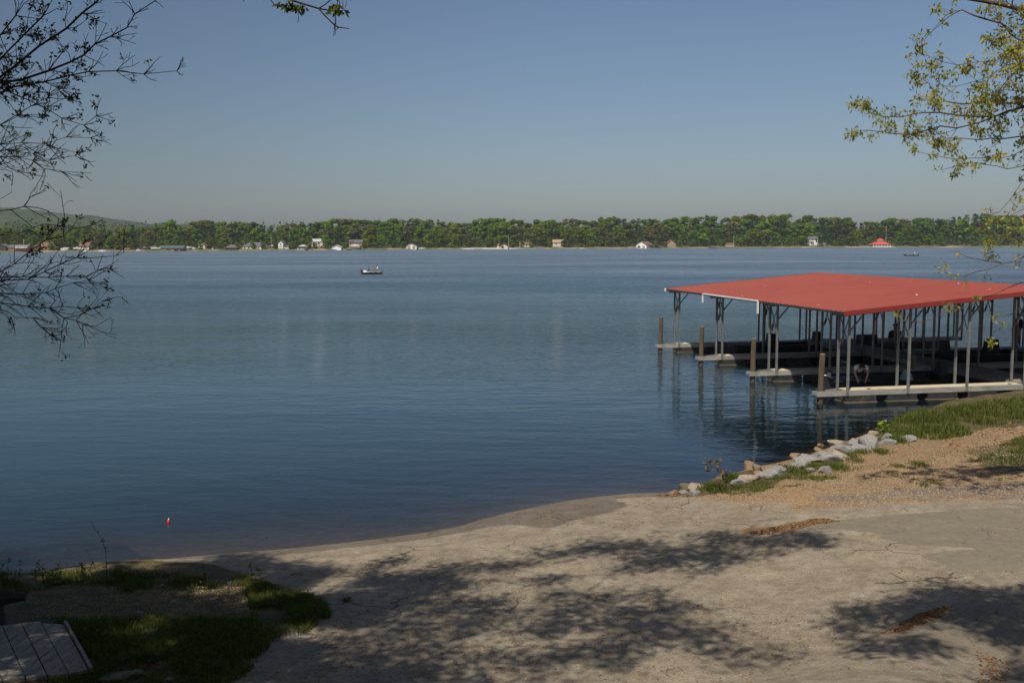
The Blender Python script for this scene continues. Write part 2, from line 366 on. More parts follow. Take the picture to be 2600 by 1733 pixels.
def height(x, y, d=None):
    x = np.asarray(x, float); y = np.asarray(y, float)
    if d is None: d = sdist(x, y)
    dp = np.maximum(d, 0); dn = np.minimum(d, 0)
    ramp = 0.088*dp+np.maximum(dp-9.5, 0)*0.30
    rip = 0.42*smooth(dp, 0.0, 1.1)+0.055*dp+np.maximum(dp-14, 0)*0.25
    left = 0.28*smooth(dp, 0.0, 0.9)+0.080*dp+np.maximum(dp-9.5, 0)*0.30
    wr = smooth(x, 3.2, 5.6); wlft = smooth(-x, 4.6, 7.2)
    z = ramp*(1-wr)*(1-wlft)+rip*wr+left*wlft*(1-wr)
    z = np.minimum(z, 4.1)+dn*(0.10+0.25*wr)
    und = (fbm(x, y, 0.35, 3, 5)-0.5)*0.11+(fbm(x, y, 1.7, 3, 9)-0.5)*0.035*(1+1.5*wr+1.5*wlft)
    return np.maximum(z+und*smooth(np.abs(d), 0.0, 1.5), -3.0)
def gp(px, py, lift=0.0):
    d = ray(px, py); t0, t1 = 4.0, 60.0; s = np.linspace(t0, t1, 400)
    P = np.array([0, 0, EYE])+s[:, None]*d
    hit = P[:, 2] <= height(P[:, 0], P[:, 1])+lift
    i = int(np.argmax(hit)) if hit.any() else 399
    a, b = s[max(i-1, 0)], s[i]
    for _ in range(12):
        m = (a+b)/2; q = np.array([0, 0, EYE])+m*d
        if q[2] <= float(height(q[0], q[1]))+lift: b = m
        else: a = m
    return np.array([0, 0, EYE])+b*d
def axis(lo, dlo, dhi, hi, st, far):
    mid = np.arange(dlo, dhi, st); out = list(mid); s = st; v = mid[-1]
    while v < hi: s = min(s*1.12, far); v += s; out.append(v)
    s = st; v = mid[0]; pre = []
    while v > lo: s = min(s*1.12, far); v -= s; pre.append(v)
    return np.array(pre[::-1]+out)
gx = axis(-90, -7.5, 16, 130, 0.085, 6); gy = axis(-30, 8.2, 30, 70, 0.085, 4)
GX, GY = np.meshgrid(gx, gy); GD = sdist(GX, GY); GZ = height(GX, GY, GD)
PX, PY = project(np.stack([GX, GY, GZ], -1).reshape(-1, 3)); PX = PX.reshape(GX.shape); PY = PY.reshape(GX.shape)
JX = PX+(fbm(GX, GY, 1.3, 4, 21)-0.5)*90; JY = PY+(fbm(GX, GY, 1.3, 4, 33)-0.5)*26
def blur(m, k=2):
    m = m.astype(float)
    for _ in range(k):
        m[1:-1] = (m[:-2]+2*m[1:-1]+m[2:])/4; m[:, 1:-1] = (m[:, :-2]+2*m[:, 1:-1]+m[:, 2:])/4
    return m
pave_poly = [(-400, 2400), (420, 1900), (560, 1733), (640, 1640), (760, 1590), (840, 1555), (800, 1510), (720, 1480), (640, 1460), (560, 1435), (430, 1425), (330, 1400), (300, 1300), (1000, 1200), (1600, 1225), (1700, 1248), (1790, 1262), (1900, 1274), (2050, 1288), (2200, 1284), (2400, 1272), (2700, 1258), (3600, 1240), (4000, 2600)]
m_pave = blur(inpoly(JX, JY, pave_poly))
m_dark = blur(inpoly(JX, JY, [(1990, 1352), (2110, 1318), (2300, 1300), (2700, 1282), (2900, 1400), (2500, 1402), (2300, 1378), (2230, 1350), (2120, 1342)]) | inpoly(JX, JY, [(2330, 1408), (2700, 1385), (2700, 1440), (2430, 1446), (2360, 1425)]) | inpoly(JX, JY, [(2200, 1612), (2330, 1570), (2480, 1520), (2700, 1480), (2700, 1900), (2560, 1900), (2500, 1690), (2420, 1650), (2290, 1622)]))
m_wet = blur((GD < 0.28+0.5*fbm(GX, GY, 0.5, 3, 3)) | inpoly(JX, JY, [(1040, 1345), (1130, 1300), (1290, 1262), (1560, 1268), (1590, 1290), (1500, 1305), (1400, 1335), (1280, 1335), (1180, 1330)]), 3)
m_rust = blur(inpoly(JX, JY, [(1860, 1338), (1960, 1332), (2080, 1318), (2130, 1322), (1990, 1345), (1900, 1358)]) | inpoly(JX, JY, [(2230, 1600), (2320, 1555), (2400, 1538), (2420, 1546), (2320, 1590), (2250, 1618)]) | inpoly(JX, JY, [(2480, 1655), (2530, 1680), (2540, 1733), (2500, 1700)]) | inpoly(JX, JY, [(1740, 1205), (1620, 1250), (1680, 1256), (1760, 1250)]))
m_grey = blur(inpoly(JX, JY, [(30, 1530), (120, 1495), (300, 1480), (700, 1485), (740, 1530), (640, 1570), (300, 1575), (100, 1590)])) + .52*blur(inpoly(JX, JY, [(2050, 1262), (2300, 1235), (2700, 1210), (2700, 1262), (2200, 1280)]), 4)
m_soil = blur((PX < 720) & (PY > 1380) & (m_pave < .5) | inpoly(JX, JY, [(-300, 1400), (300, 1460), (640, 1480), (860, 1550), (780, 1590), (600, 1700), (500, 2000), (-800, 2400)]) | inpoly(JX, JY, [(2100, 1160), (2200, 1120), (2300, 1020), (2800, 940), (2900, 1060), (2560, 1090), (2320, 1105), (2230, 1130), (2050, 1190), (1960, 1235), (1740, 1262), (1720, 1235), (1900, 1190)]) | inpoly(JX, JY, [(2450, 1150), (2700, 1080), (2700, 1200), (2500, 1190)]))
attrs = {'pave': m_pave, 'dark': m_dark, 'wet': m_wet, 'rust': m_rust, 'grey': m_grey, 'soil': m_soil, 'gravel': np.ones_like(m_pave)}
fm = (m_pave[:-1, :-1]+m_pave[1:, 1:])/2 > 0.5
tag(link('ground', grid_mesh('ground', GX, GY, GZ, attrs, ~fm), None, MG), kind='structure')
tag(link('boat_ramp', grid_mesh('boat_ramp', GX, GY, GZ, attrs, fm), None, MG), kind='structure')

# water
wx = np.concatenate([-np.geomspace(60, 2600, 14)[::-1], np.arange(-50, 60, 0.8), np.geomspace(62, 2600, 14)])
wy = np.concatenate([np.arange(8, 50, 0.4), np.geomspace(51, 2500, 26)])
WX, WY = np.meshgrid(wx, wy); WD = sdist(WX, WY); DEP = np.maximum(0, -height(WX, WY, WD)); DEP[WY > 60] = 3
keepw = np.minimum(WD[:-1, :-1], WD[1:, 1:]) < 2.0
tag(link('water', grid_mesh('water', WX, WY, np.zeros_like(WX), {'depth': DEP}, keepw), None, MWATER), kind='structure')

# ------------------------------------------------------------------ far shore, hills
fs_px = [(-900, 646), (-500, 644), (-100, 641), (0, 640.2), (400, 637.8), (770, 635.6), (1070, 633.4), (1370, 632), (1670, 630.6), (1970, 629.4), (2270, 628.6), (2600, 627.6), (3000, 626.5), (3500, 625)]
FS = np.array([onz(a, b)[:2] for a, b in fs_px])
def shoreY(x): return np.interp(x, FS[:, 0], FS[:, 1])+2.0*np.sin(np.asarray(x)/23.0)+1.2*np.sin(np.asarray(x)/7.3)
def fz(x, d):
    return np.interp(d, [-4, 0, 0.5, 3, 15, 60, 150, 400, 1500], [-1.5, -0.2, 0.55, 0.9, 1.5, 3.5, 7.5, 9, 9])+(vnoise(x, d, 0.11, 4)-0.5)*0.35
def far_pt(px, d):
    x = 0.0
    for _ in range(8):
        Yy = float(shoreY(x))+d; x = at(px, 620, Yy)[0]
    return x, Yy, float(fz(x, d))
fx = np.concatenate([np.linspace(-1500, -480, 30), np.arange(-470, 470, 3.0), np.linspace(480, 1500, 30)])
fd = np.array([-4, -1, 0, 0.4, 1, 2, 3.5, 6, 10, 16, 25, 40, 60, 90, 150, 300, 700, 2200.0])
FX, FD = np.meshgrid(fx, fd)
t = NT('far_bank'); P = t.pos(); n = t.noise(P, 0.05, 5, 0.7); n2 = t.noise(P, 0.4, 4)
c = t.mix(t.ramp(n, 0.46, 0.62), (0.085, 0.105, 0.03), (0.27, 0.21, 0.13)); c = t.mix(t.ramp(n2, 0.5, 0.8), c, (0.09, 0.075, 0.05))
c = t.mix(t.ramp(t.attr('inland'), 4, 22), c, (0.06, 0.055, 0.03)); c = t.mix(t.attr('sand'), c, (0.46, 0.41, 0.33))
sand = ((FX > at(1150, 630, 680)[0]) & (FX < at(1520, 630, 680)[0]) & (FD < 4) & (FD > 0.2)).astype(float)*np.clip(vnoise(FX, FD*0, 0.05, 8)*2.2-0.4, 0, 1)
tag(link('far_shore', grid_mesh('far_shore', FX, shoreY(FX)+FD, fz(FX, FD), {'inland': FD, 'sand': sand}), None, t.pbr(c, 0.95)), kind='structure')

hx = np.linspace(-1700, 500, 260); hd = np.linspace(-600, 900, 60)
HX, HD = np.meshgrid(hx, hd); HY0 = 2100.0
hp = [(-700, 505), (-400, 500), (-150, 512), (0, 527), (64, 535), (140, 544), (224, 551), (280, 559), (345, 571), (376, 573), (420, 569), (449, 574), (490, 573), (515, 567), (545, 572), (600, 586), (900, 596), (1500, 606)]
hxx = np.array([at(a, b, HY0)[0] for a, b in hp]); hzz = np.array([at(a, b, HY0)[2] for a, b in hp])
prof = np.interp(HX, hxx, hzz); HZ = prof*np.exp(-(np.where(HD < 0, HD/330, HD/600))**2)
HZ += (fbm(HX, HD, 0.02, 4, 3)-0.5)*9*(HZ/60+0.2)+(vnoise(HX, HD, 0.09, 4)-0.5)*5
t = NT('wooded_hill'); P = t.pos(); n = t.noise(P, 0.02, 8, 0.75); n2 = t.noise(P, 0.09, 4, 0.6)
tag(link('hills', grid_mesh('hills', HX, HD+HY0, HZ, {}), None, t.pbr(t.mix(t.ramp(n, 0.35, 0.65), t.mix(t.ramp(n2, .35, .65), (0.006, 0.016, 0.009), (0.030, 0.06, 0.022)), (0.065, 0.085, 0.03)), 1.0, 0, t.bump(n2, 1.0, 6.0), 0.1)), kind='structure')

# ------------------------------------------------------------------ haze
hz = MB(); hz.box((0, 1475, 60), (5400, 3350, 130)); t = NT('haze_air')
vp = t.n('VolumePrincipled', {'Color': (0.76, 0.80, 0.97, 1), 'Density': 0.00009, 'Anisotropy': 0.0})
t.t.links.new(vp.outputs[0], t.out.inputs['Volume'])
HAZE = tag(hz.build('haze', t.m), kind='stuff')
#PART2
# ------------------------------------------------------------------ far trees
def clump_quads(cent, rad, n, size, flat=1.0):
    """n leaf-clump quads on the shells of ellipsoids; returns (m,4,3), tint"""
    out = []; tint = []
    for c, r in zip(cent, rad):
        k = max(6, int(n*(r[0]/1.8)**2)); d = RNG.normal(size=(k, 3)); d[:, 2] = np.where(RNG.random(k) < .7, np.abs(d[:, 2]), d[:, 2]); d /= np.linalg.norm(d, axis=1)[:, None]
        p = np.array(c)+d*np.array(r)*(0.72+0.36*RNG.random((k, 1)))
        nn = d+RNG.normal(size=(k, 3))*0.55; nn /= np.linalg.norm(nn, axis=1)[:, None]
        a = np.cross(nn, RNG.normal(size=(k, 3))); a /= np.linalg.norm(a, axis=1)[:, None]; b = np.cross(nn, a)*flat
        s = size*(0.55+0.9*RNG.random((k, 1)))
        out.append(np.stack([p-a*s, p-b*s*0.8, p+a*s, p+b*s*0.8], 1)); tint.append(np.clip(RNG.normal(0.5, 0.25, k)+(RNG.random()-0.5)*0.5, 0, 1))
    return np.concatenate(out), np.concatenate(tint)
def decid(seed, n=44):
    r = random.Random(seed); cent = []; rad = []
    for i in range(30):
        z = r.uniform(0.10, 0.92); w = 0.25*math.sin(math.pi*min(1, (z+.10)/1.12))**0.7
        a = r.uniform(0, 6.28); q = w*math.sqrt(r.random())
        s = r.uniform(0.065, 0.115); cent.append((q*math.cos(a)*20, q*math.sin(a)*20, z*20)); rad.append((s*20, s*20, s*20*r.uniform(0.75, 1.1)))
    return clump_quads(cent, rad, n, 0.72)
def pine(seed, n=40):
    r = random.Random(seed); cent = []; rad = []
    for i in range(26):
        z = r.uniform(0.22, 0.98); w = 0.16*(1-(max(z-0.22,0)/0.80)**1.3)
        a = r.uniform(0, 6.28); q = w*math.sqrt(r.random()); s = r.uniform(0.05, 0.09)*(1.25-z*0.5)
        cent.append((q*math.cos(a)*20, q*math.sin(a)*20, z*20)); rad.append((s*20, s*20, s*20*0.75))
    for i in range(8):
        z = 0.5+0.06*i; s = 0.095-0.006*i; cent.append((r.uniform(-.4, .4), r.uniform(-.4, .4), z*20)); rad.append((s*20, s*20, s*22))
    return clump_quads(cent, rad, n, 0.45, 0.8)
def trunk_mesh(h0, seed):
    r = random.Random(seed); m = MB(); m.tube([(0, 0, -0.5), (r.uniform(-.2, .2), 0, 5), (r.uniform(-.5, .5), r.uniform(-.4, .4), 10), (r.uniform(-.5, .5), 0, h0)], [0.36, 0.27, 0.18, 0.05], 5)
    for i in range(4):
        a = r.uniform(0, 6.28); z = r.uniform(6, 12); m.tube([(0, 0, z), (2.2*math.cos(a), 2.2*math.sin(a), z+2.4)], [0.1, 0.04], 4)
    return m.mesh('trunk')
KINDS = []
for nm, mat, gen, ns in (('bright green leafy tree', leafmat('far_bright_green', (0.105, 0.175, 0.012), (0.24, 0.30, 0.025), 0.5, 0.5), decid, 4),
                     ('mid green leafy tree', leafmat('far_mid_green', (0.060, 0.125, 0.014), (0.15, 0.21, 0.025), 0.45, 0.5), decid, 3),
                     ('dark evergreen pine', leafmat('far_pine_green', (0.026, 0.060, 0.018), (0.065, 0.11, 0.032), 0.3, 0.4), pine, 3),
                     ('olive brown budding tree', leafmat('far_olive', (0.085, 0.115, 0.028), (0.20, 0.215, 0.06), 0.4, 0.4), decid, 2)):
    vs_ = []
    for k in range(ns):
        Q, ti = gen(hash(nm[:3]+str(k)) % 1000 if False else len(KINDS)*37+k*5+3); me = quads_mesh('crown', Q, 4, {'tint': ti}); me.materials.append(mat)
        tm = trunk_mesh(15, k); tm.materials.append(M_bark); vs_.append((me, tm))
    KINDS.append((nm, vs_))
LAND = [(45, 'white-railed red boathouse'), (112, 'brick house with tan roof'), (212, 'steep-roofed grey house'), (435, 'green-roofed boathouse'), (512, 'beige gabled cottage'), (642, 'long white house'), (690, 'small brick shed'), (715, 'tall white gabled house'), (768, 'open boat shelter'), (854, 'plain white boathouse'), (902, 'large tan house'), (1050, 'two-door white boathouse'), (1170, 'pale sandy beach'), (1280, 'boathouse with dark opening'), (1335, 'low tan cottage'), (1418, 'tan split-level house'), (1635, 'big white boathouse with brown roof'), (1712, 'tan A-frame house'), (1850, 'small pinkish cottage'), (2064, 'white-gabled grey-roofed house'), (2240, 'red-roofed pavilion'), (2330, 'distant motorboat'), (2450, 'right-hand oak branches'), (2560, 'red dock roof')]
PROF = [(-200, 568), (0, 574), (60, 577), (120, 576), (175, 574), (210, 576), (260, 583), (310, 578), (345, 571), (370, 571), (385, 583), (407, 573), (434, 563), (460, 572), (480, 567), (535, 559), (580, 570), (620, 562), (645, 560), (690, 575), (722, 569), (745, 567), (762, 563), (830, 562), (880, 554), (930, 556), (960, 559), (1020, 556), (1050, 558), (1094, 551), (1110, 554), (1155, 560), (1190, 562), (1215, 557), (1290, 556), (1330, 562), (1380, 559), (1450, 558), (1500, 557), (1580, 552), (1640, 553), (1700, 557), (1740, 551), (1770, 549), (1815, 545), (1840, 556), (1870, 544), (1905, 541), (1950, 544), (1995, 543), (2015, 563), (2045, 547), (2090, 550), (2130, 551), (2165, 559), (2200, 561), (2230, 567), (2250, 553), (2290, 557), (2330, 558), (2380, 554), (2440, 549), (2500, 546), (2600, 545), (2800, 545)]
PRX = [a for a, b in PROF]; PRY = [b for a, b in PROF]
BLD = [(18, 72), (84, 141), (190, 228), (340, 360), (388, 470), (500, 522), (606, 735), (757, 800), (838, 925), (1028, 1078), (1258, 1300), (1316, 1352), (1402, 1434), (1610, 1740), (1838, 1864), (2050, 2092), (2180, 2268)]
rt = random.Random(11)
def far_tree(px, d, toppx, row):
    x, Y, z = far_pt(px, d)
    h = max(5.0, at(px, toppx, Y)[2]-z)
    u = rt.random(); right = px > 2120
    if row == 'front': k = 0 if u < 0.45 else 1 if u < 0.72 else 3 if u < 0.9 else 2
    elif row == 'middle': k = 0 if u < (0.25 if right else 0.40) else 1 if u < 0.60 else 2 if u < (0.92 if right else 0.80) else 3
    else: k = 0 if u < (0.25 if right else 0.40) else 1 if u < (0.58 if right else .70) else 2 if u < (0.92 if right else .86) else 3
    nm, var = KINDS[k]; me, tm = var[rt.randrange(len(var))]
    lx, ln = min(LAND, key=lambda q: abs(q[0]-px))
    side = 'behind' if abs(lx-px) < 22 else ('left of' if px < lx else 'right of')
    size = 'tall' if h > 16 else 'low' if h < 10 else 'middling'
    o = empty('pine_tree' if k == 2 else 'leafy_tree', (x, Y, z), rt.uniform(0, 6.28), f"{size} {nm}, {row} row, {side} the {ln}", 'tree', 'trees along the far shore')
    s = h/20.0; sw = s*rt.uniform(1.1, 1.6) if k != 2 else s*rt.uniform(1.0, 1.5)
    o.scale = (max(sw, 0.42), max(sw, 0.42), s)
    link('crown', me, o); link('trunk', tm, o)
px = -60.0
while px < 2665:
    if not any(a-6 < px < b+6 for a, b in BLD): far_tree(px, rt.uniform(9, 20), rt.uniform(579, 602), 'front')
    px += rt.uniform(19, 38)
px = -50.0
while px < 2660:
    p0 = np.interp(px, PRX, PRY); far_tree(px, rt.uniform(36, 62), p0+rt.uniform(5, 22), 'middle'); px += rt.uniform(17, 27)
px = -60.0
while px < 2660:
    p0 = np.interp(px, PRX, PRY); far_tree(px, rt.uniform(80, 110), p0+rt.uniform(-4, 5), 'back'); px += rt.uniform(15, 24)
# extra single spires seen above the crowns
for a, b in ((434, 558), (408, 570)):
    far_tree(a, 90, b, 'back')
k = 36000; qx = RNG.uniform(-430, 430, k); qd = RNG.uniform(20, 150, k); qz = fz(qx, qd)+RNG.random(k)**1.5*(3.5+qd/11)
p = np.stack([qx, shoreY(qx)+qd, qz], 1); a = RNG.normal(size=(k, 3)); a /= np.linalg.norm(a, axis=1)[:, None]; b = np.cross(a, RNG.normal(size=(k, 3))); b /= np.linalg.norm(b, axis=1)[:, None]
s = 0.5+0.8*RNG.random((k, 1)); me = quads_mesh('undergrowth', np.stack([p-a*s, p-b*s, p+a*s, p+b*s], 1), 4, {'tint': RNG.random(k)})
tag(link('undergrowth', me, None, leafmat('undergrowth_leaves', (0.045, 0.085, 0.014), (0.13, 0.17, 0.03), 0.45)), kind='stuff')

bush_px = [30, 78, 100, 128, 185, 232, 300, 335, 375, 398, 425, 455, 485, 510, 530, 560, 600, 640, 668, 700, 740, 785, 800, 828, 875, 925, 960, 1000, 1024, 1085, 1110, 1240, 1300, 1325, 1348, 1395, 1440, 1500, 1545, 1590, 1665, 1690, 1725, 1760, 1800, 1835, 1880, 1940, 2000, 2048, 2082, 2120, 2175, 2275, 2330, 2400, 2470, 2540]
for i, a in enumerate(bush_px):
    dd = rt.uniform(6, 11); x, Y, z = far_pt(a, dd); k = rt.choice((0, 0, 1, 3)); nm, var = KINDS[k]; me, tm = rt.choice(var); lx, ln = min(LAND, key=lambda q: abs(q[0]-a))
    side = 'before' if abs(lx-a) < 14 else ('just left of' if a < lx else 'just right of')
    o = empty('waterside_bush', (x, Y, z-.9), rt.uniform(0, 6), f"{'leafy' if k < 2 else 'olive'} bush near the waterline, {side} the {ln}", 'bush', 'bushes along the far waterline'); h = rt.uniform(4.0, 7.5)/20; o.scale = (h*1.2, h*1.2, h); link('crown', me, o)

# ------------------------------------------------------------------ far buildings
BG = 'houses and boathouses on the far shore'
def building(name, label, cat, px0, px1, yt, yb, d, depth, wall, roof, kind='side', wh=0.55, wins=(), doors=(), rot=0.0, doormat=None):
    """kind: side = ridge parallel to shore, front = gable facing the lake, hip = pyramid/hip; wh = wall share of height"""
    pc = (px0+px1)/2; x, Y, z = far_pt(pc, d); m = Y/F; w = (px1-px0)*m; hgt = (yb-yt)*m
    zb = at(pc, yb, Y)[2]; zb = min(zb, z+3.0)
    o = empty(name, (x, Y, zb), rot, label, cat, BG); H = hgt*wh
    b = MB(); b.box((0, depth/2, (H-1.5)/2), (w*0.94, depth, H+1.5))
    if kind == 'front': b.prism([(-w*0.47, 0, H), (w*0.47, 0, H), (0, 0, hgt-0.12)], (0, 0.0, 0), (0, depth, 0))
    if kind == 'side': b.prism([(0, 0, H), (0, depth, H), (0, depth/2, hgt-0.12)], (-w*0.47, 0, 0), (w*0.47, 0, 0))
    b.build('wall', wall, o)
    r = MB(); e = 0.5
    if kind == 'front':
        for s in (-1, 1):
            r.prism([(s*(w/2), 0, H-0.15), (0, 0, hgt), (0, 0, hgt+0.22), (s*(w/2), 0, H+0.07)], (0, -e, 0), (0, depth+e, 0))
    elif kind == 'side':
        for s in (0, 1):
            y0 = -e if s == 0 else depth+e
            r.prism([(0, y0, H-0.2), (0, depth/2, hgt), (0, depth/2, hgt+0.22), (0, y0, H)], (-w/2, 0, 0), (w/2, 0, 0))
    else:
        rl = max(0.0, w/2-depth/2); top = hgt
        v = [(-w/2, -e, H), (w/2, -e, H), (w/2, depth+e, H), (-w/2, depth+e, H), (-rl, depth/2, top), (rl+0.01, depth/2, top)]
        r.add(v, [(0, 1, 5, 4), (1, 2, 5), (2, 3, 4, 5), (3, 0, 4), (3, 2, 1, 0)])
    r.build('roof', roof, o)
    for (cx, cz, ww, hh) in wins:
        q = MB(); q.box((cx*w, -0.04, cz*H), (ww, 0.1, hh)); f = q.build('window', M_white, o)
        q = MB(); q.box((cx*w, -0.10, cz*H), (ww*0.8, 0.06, hh*0.8)); q.build('pane', M_glass, f)
    for (cx, ww, hh) in doors:
        q = MB(); q.box((cx*w, -0.05, hh/2), (ww, 0.14, hh)); q.build('door', doormat or M_black, o)  # black panels also stand in for the shaded inside of open doorways
    return o, w, hgt, H
o, w, h_, H = building('boathouse', 'red-brown boathouse with white railed upper deck behind the left branches', 'boathouse', 18, 71, 622, 637, 2, 7, M_brick, M_shingle, 'side', 0.6, [(-.3, .6, 1.2, 1)])
q = MB()
for i in range(9): q.box((w*(-.1+i*.07), -1.2, H+0.3), (0.12, 0.12, 1.1))
q.box((w*0.18, -1.2, H+0.9), (w*.62, .16, .16)); q.box((w*.18, -0.8, H-.35), (w*.62, 1.6, .3)); q.build('railing', M_white, o)
building('cottage', 'dark timber cottage at the far left edge of the shore', 'house', -12, 15, 620, 634, 6, 7, M_darkwood, M_shingle, 'front')
building('brick_house', 'low brick house with tan hipped roof and bushes in front', 'house', 84, 142, 615, 635, 12, 9, M_brick, M_brownroof, 'hip', 0.45, [(-.25, .5, 1.6, 1.1), (.3, .5, 1.6, 1.1)], [(0.05, 1.0, 2.1)])
building('shed', 'small white carport shed left of the steep-roofed grey house', 'shed', 153, 172, 629, 636, 5, 4, M_white, M_greyroof, 'side', .7, (), [(-.2, 1.6, 1.3), (.25, 1.6, 1.3)])
building('grey_house', 'steep-roofed grey house half hidden by the left branches', 'house', 199, 226, 615, 631, 14, 7, M_cream, M_brownroof, 'side', .4, [(.2, .5, 1.4, 1)])
building('shed', 'small tan shed on the bank right of the left branches', 'shed', 316, 329, 630, 637, 4, 3, M_tan, M_brownroof, 'side', .7)
building('boathouse', 'dark brown boathouse left of the green-roofed one', 'boathouse', 362, 390, 625, 637, 5, 6, M_darkwood, M_shingle, 'side', .6)
o, w, h_, H = building('boathouse', 'long green-roofed boathouse with reddish side at the waterline', 'boathouse', 403, 466, 624, 638.5, 1, 7, M_brick, M_greenroof, 'side', .62, (), [(.18, 3.0, 1.6), (-.12, 2.4, 1.6), (.4, 2.2, 1.8)])
building('cottage', 'beige gabled cottage peeping between the trees', 'house', 503, 521, 617, 630, 16, 6, M_cream, M_brownroof, 'front', .55, [(.0, .6, 1.2, 1.2)])
building('cottage', 'small white-posted cottage right of the beige gabled one', 'house', 524, 541, 624, 632, 14, 5, M_white, M_darkwood, 'side', .6, (), [(-.25, 1.0, 1.5), (.15, 1.0, 1.5)])
building('boathouse', 'dark open boathouse left of the long white house', 'boathouse', 570, 602, 621, 636.5, 2, 7, M_darkwood, M_shingle, 'hip', .5)
building('long_house', 'long white house with grey hipped roof on a lawn', 'house', 614, 674, 615, 633, 12, 9, M_white, M_shingle, 'hip', .42, [(-.38, .5, 1.4, 1.1), (-.22, .5, 1.4, 1.1), (.02, .5, 1.8, 1.1), (.2, .5, 1.4, 1.1), (.38, .5, 1.4, 1.1)])
building('brick_shed', 'small brick shed with arched opening and white gable', 'shed', 681, 696, 622.5, 632, 9, 5, M_brick, M_white, 'front', .6, (), [(0, 1.6, 1.9)])
building('tall_house', 'tall narrow white house with steep gable and chimney', 'house', 706, 719, 611, 629, 12, 8, M_white, M_shingle, 'front', .72, [(.0, .72, 1.2, 1.4), (-.15, .25, .8, 1.2), (.2, .25, .8, 1.2)])
building('cottage', 'low white annexe right of the tall white house', 'house', 719.5, 733, 623, 629, 12, 5, M_white, M_shingle, 'side', .7, [(.1, .5, 1.0, .9)])
building('hidden_house', 'white house showing in pieces between the crowns above the open shelter', 'house', 790, 825, 607, 622, 24, 9, M_cream, M_greyroof, 'side', .6, [(-.3, .5, 2, 1.5), (.05, .5, 2, 1.5), (.4, .5, 1.2, 1.5)])
building('boathouse', 'plain white gabled boathouse with grey roof trim', 'boathouse', 841.5, 866.5, 622.5, 634, 0.5, 7, M_white, M_greyroof, 'front', .56)
building('large_house', 'large tan two-storey house with dark roof behind the open boathouse', 'house', 885, 921, 609, 630, 18, 10, M_tan, M_shingle, 'side', .7, [(-.35, .75, 1.6, 1.3), (0, .75, 1.6, 1.3), (.3, .75, 1.6, 1.3)], [(.38, 1.4, 2.3)])
building('boathouse', 'two-door white boathouse with brown roof', 'boathouse', 1031, 1058, 618, 632, 0.8, 9, M_white, M_brownroof, 'front', .6, (), [(-.23, 2.4, 2.3), (.23, 2.4, 2.3)], doormat=M_tan)
building('boathouse', 'cream boathouse with dark open doorway and brown roof', 'boathouse', 1270, 1290, 619, 631, 0.8, 7, M_cream, M_brownroof, 'front', .6, (), [(-.2, 2.0, 2.0)])
building('shed', 'narrow pale shed with hoist arm left of the cream boathouse', 'shed', 1262, 1268, 619, 630, 2, 3, M_cream, M_brownroof, 'side', .7)
building('cottage', 'low tan cottage under the trees right of the cream boathouse', 'house', 1318, 1350, 615, 626, 18, 8, M_cream, M_brownroof, 'side', .55, [(-.3, .5, 1.4, 1), (.1, .5, 1.4, 1), (.38, .5, 1.4, 1)])
building('split_level_house', 'tan split-level house with brick lower floor', 'house', 1403, 1433, 609, 627, 18, 9, M_cream, M_tan, 'side', .65, [(-.2, .7, 1.8, 1.2), (.25, .3, 1.8, 1.2)])
o, w, h_, H = building('boathouse', 'big white boathouse with two doors and broad brown roof', 'boathouse', 1614, 1643, 613.5, 630, 0.8, 15, M_white, M_brownroof, 'front', .52, (), [(-.22, 2.2, 2.0)], rot=-0.5)
q = MB(); q.box((w*.22, -.06, 1.0), (2.1, .14, 2.0)); q.build('door', M_tan, o)
q = MB(); q.box((w*.47+4.5, 9, H), (9, 6, .22))
for i in range(4): q.box((w*.47+1+i*2.4, 6.3, H/2), (.16, .16, H)); q.box((w*.47+1+i*2.4, 11.7, H/2), (.16, .16, H))
q.build('lean_to_roof', M_shingle, o)
o, w, h_, H = building('a_frame_house', 'tan A-frame house with tall windows and side porch', 'house', 1694, 1716, 608.5, 625, 14, 8, M_tan, M_brownroof, 'front', .42, [(-.22, .6, 1.0, 1.7), (.2, .6, 1.0, 1.7)])
q = MB(); q.box((w*.47+3.2, 2.5, H+.3), (6.2, 4, .2))
for i in range(4): q.box((w*.47+.8+i*1.7, .7, (H+.2)/2), (.15, .15, H+.2))
q.build('porch', M_greenroof, o)
building('cottage', 'small pinkish cottage low among the trees', 'house', 1845, 1864, 617.5, 626, 12, 6, M_cream, M_brownroof, 'side', .7, [(-.2, .5, 1, 1), (.2, .5, 1, 1)])
building('white_gabled_house', 'grey-roofed house with white gable end high among the trees', 'house', 2055, 2077, 600, 621, 26, 9, M_white, M_shingle, 'side', .68, [(.3, .6, 1.4, 1.4)])
building('shed', 'low white garage beside the grey-roofed house', 'shed', 2079, 2097, 617, 624, 14, 5, M_white, M_shingle, 'side', .6, (), [(0.1, 2.6, 1.4)])
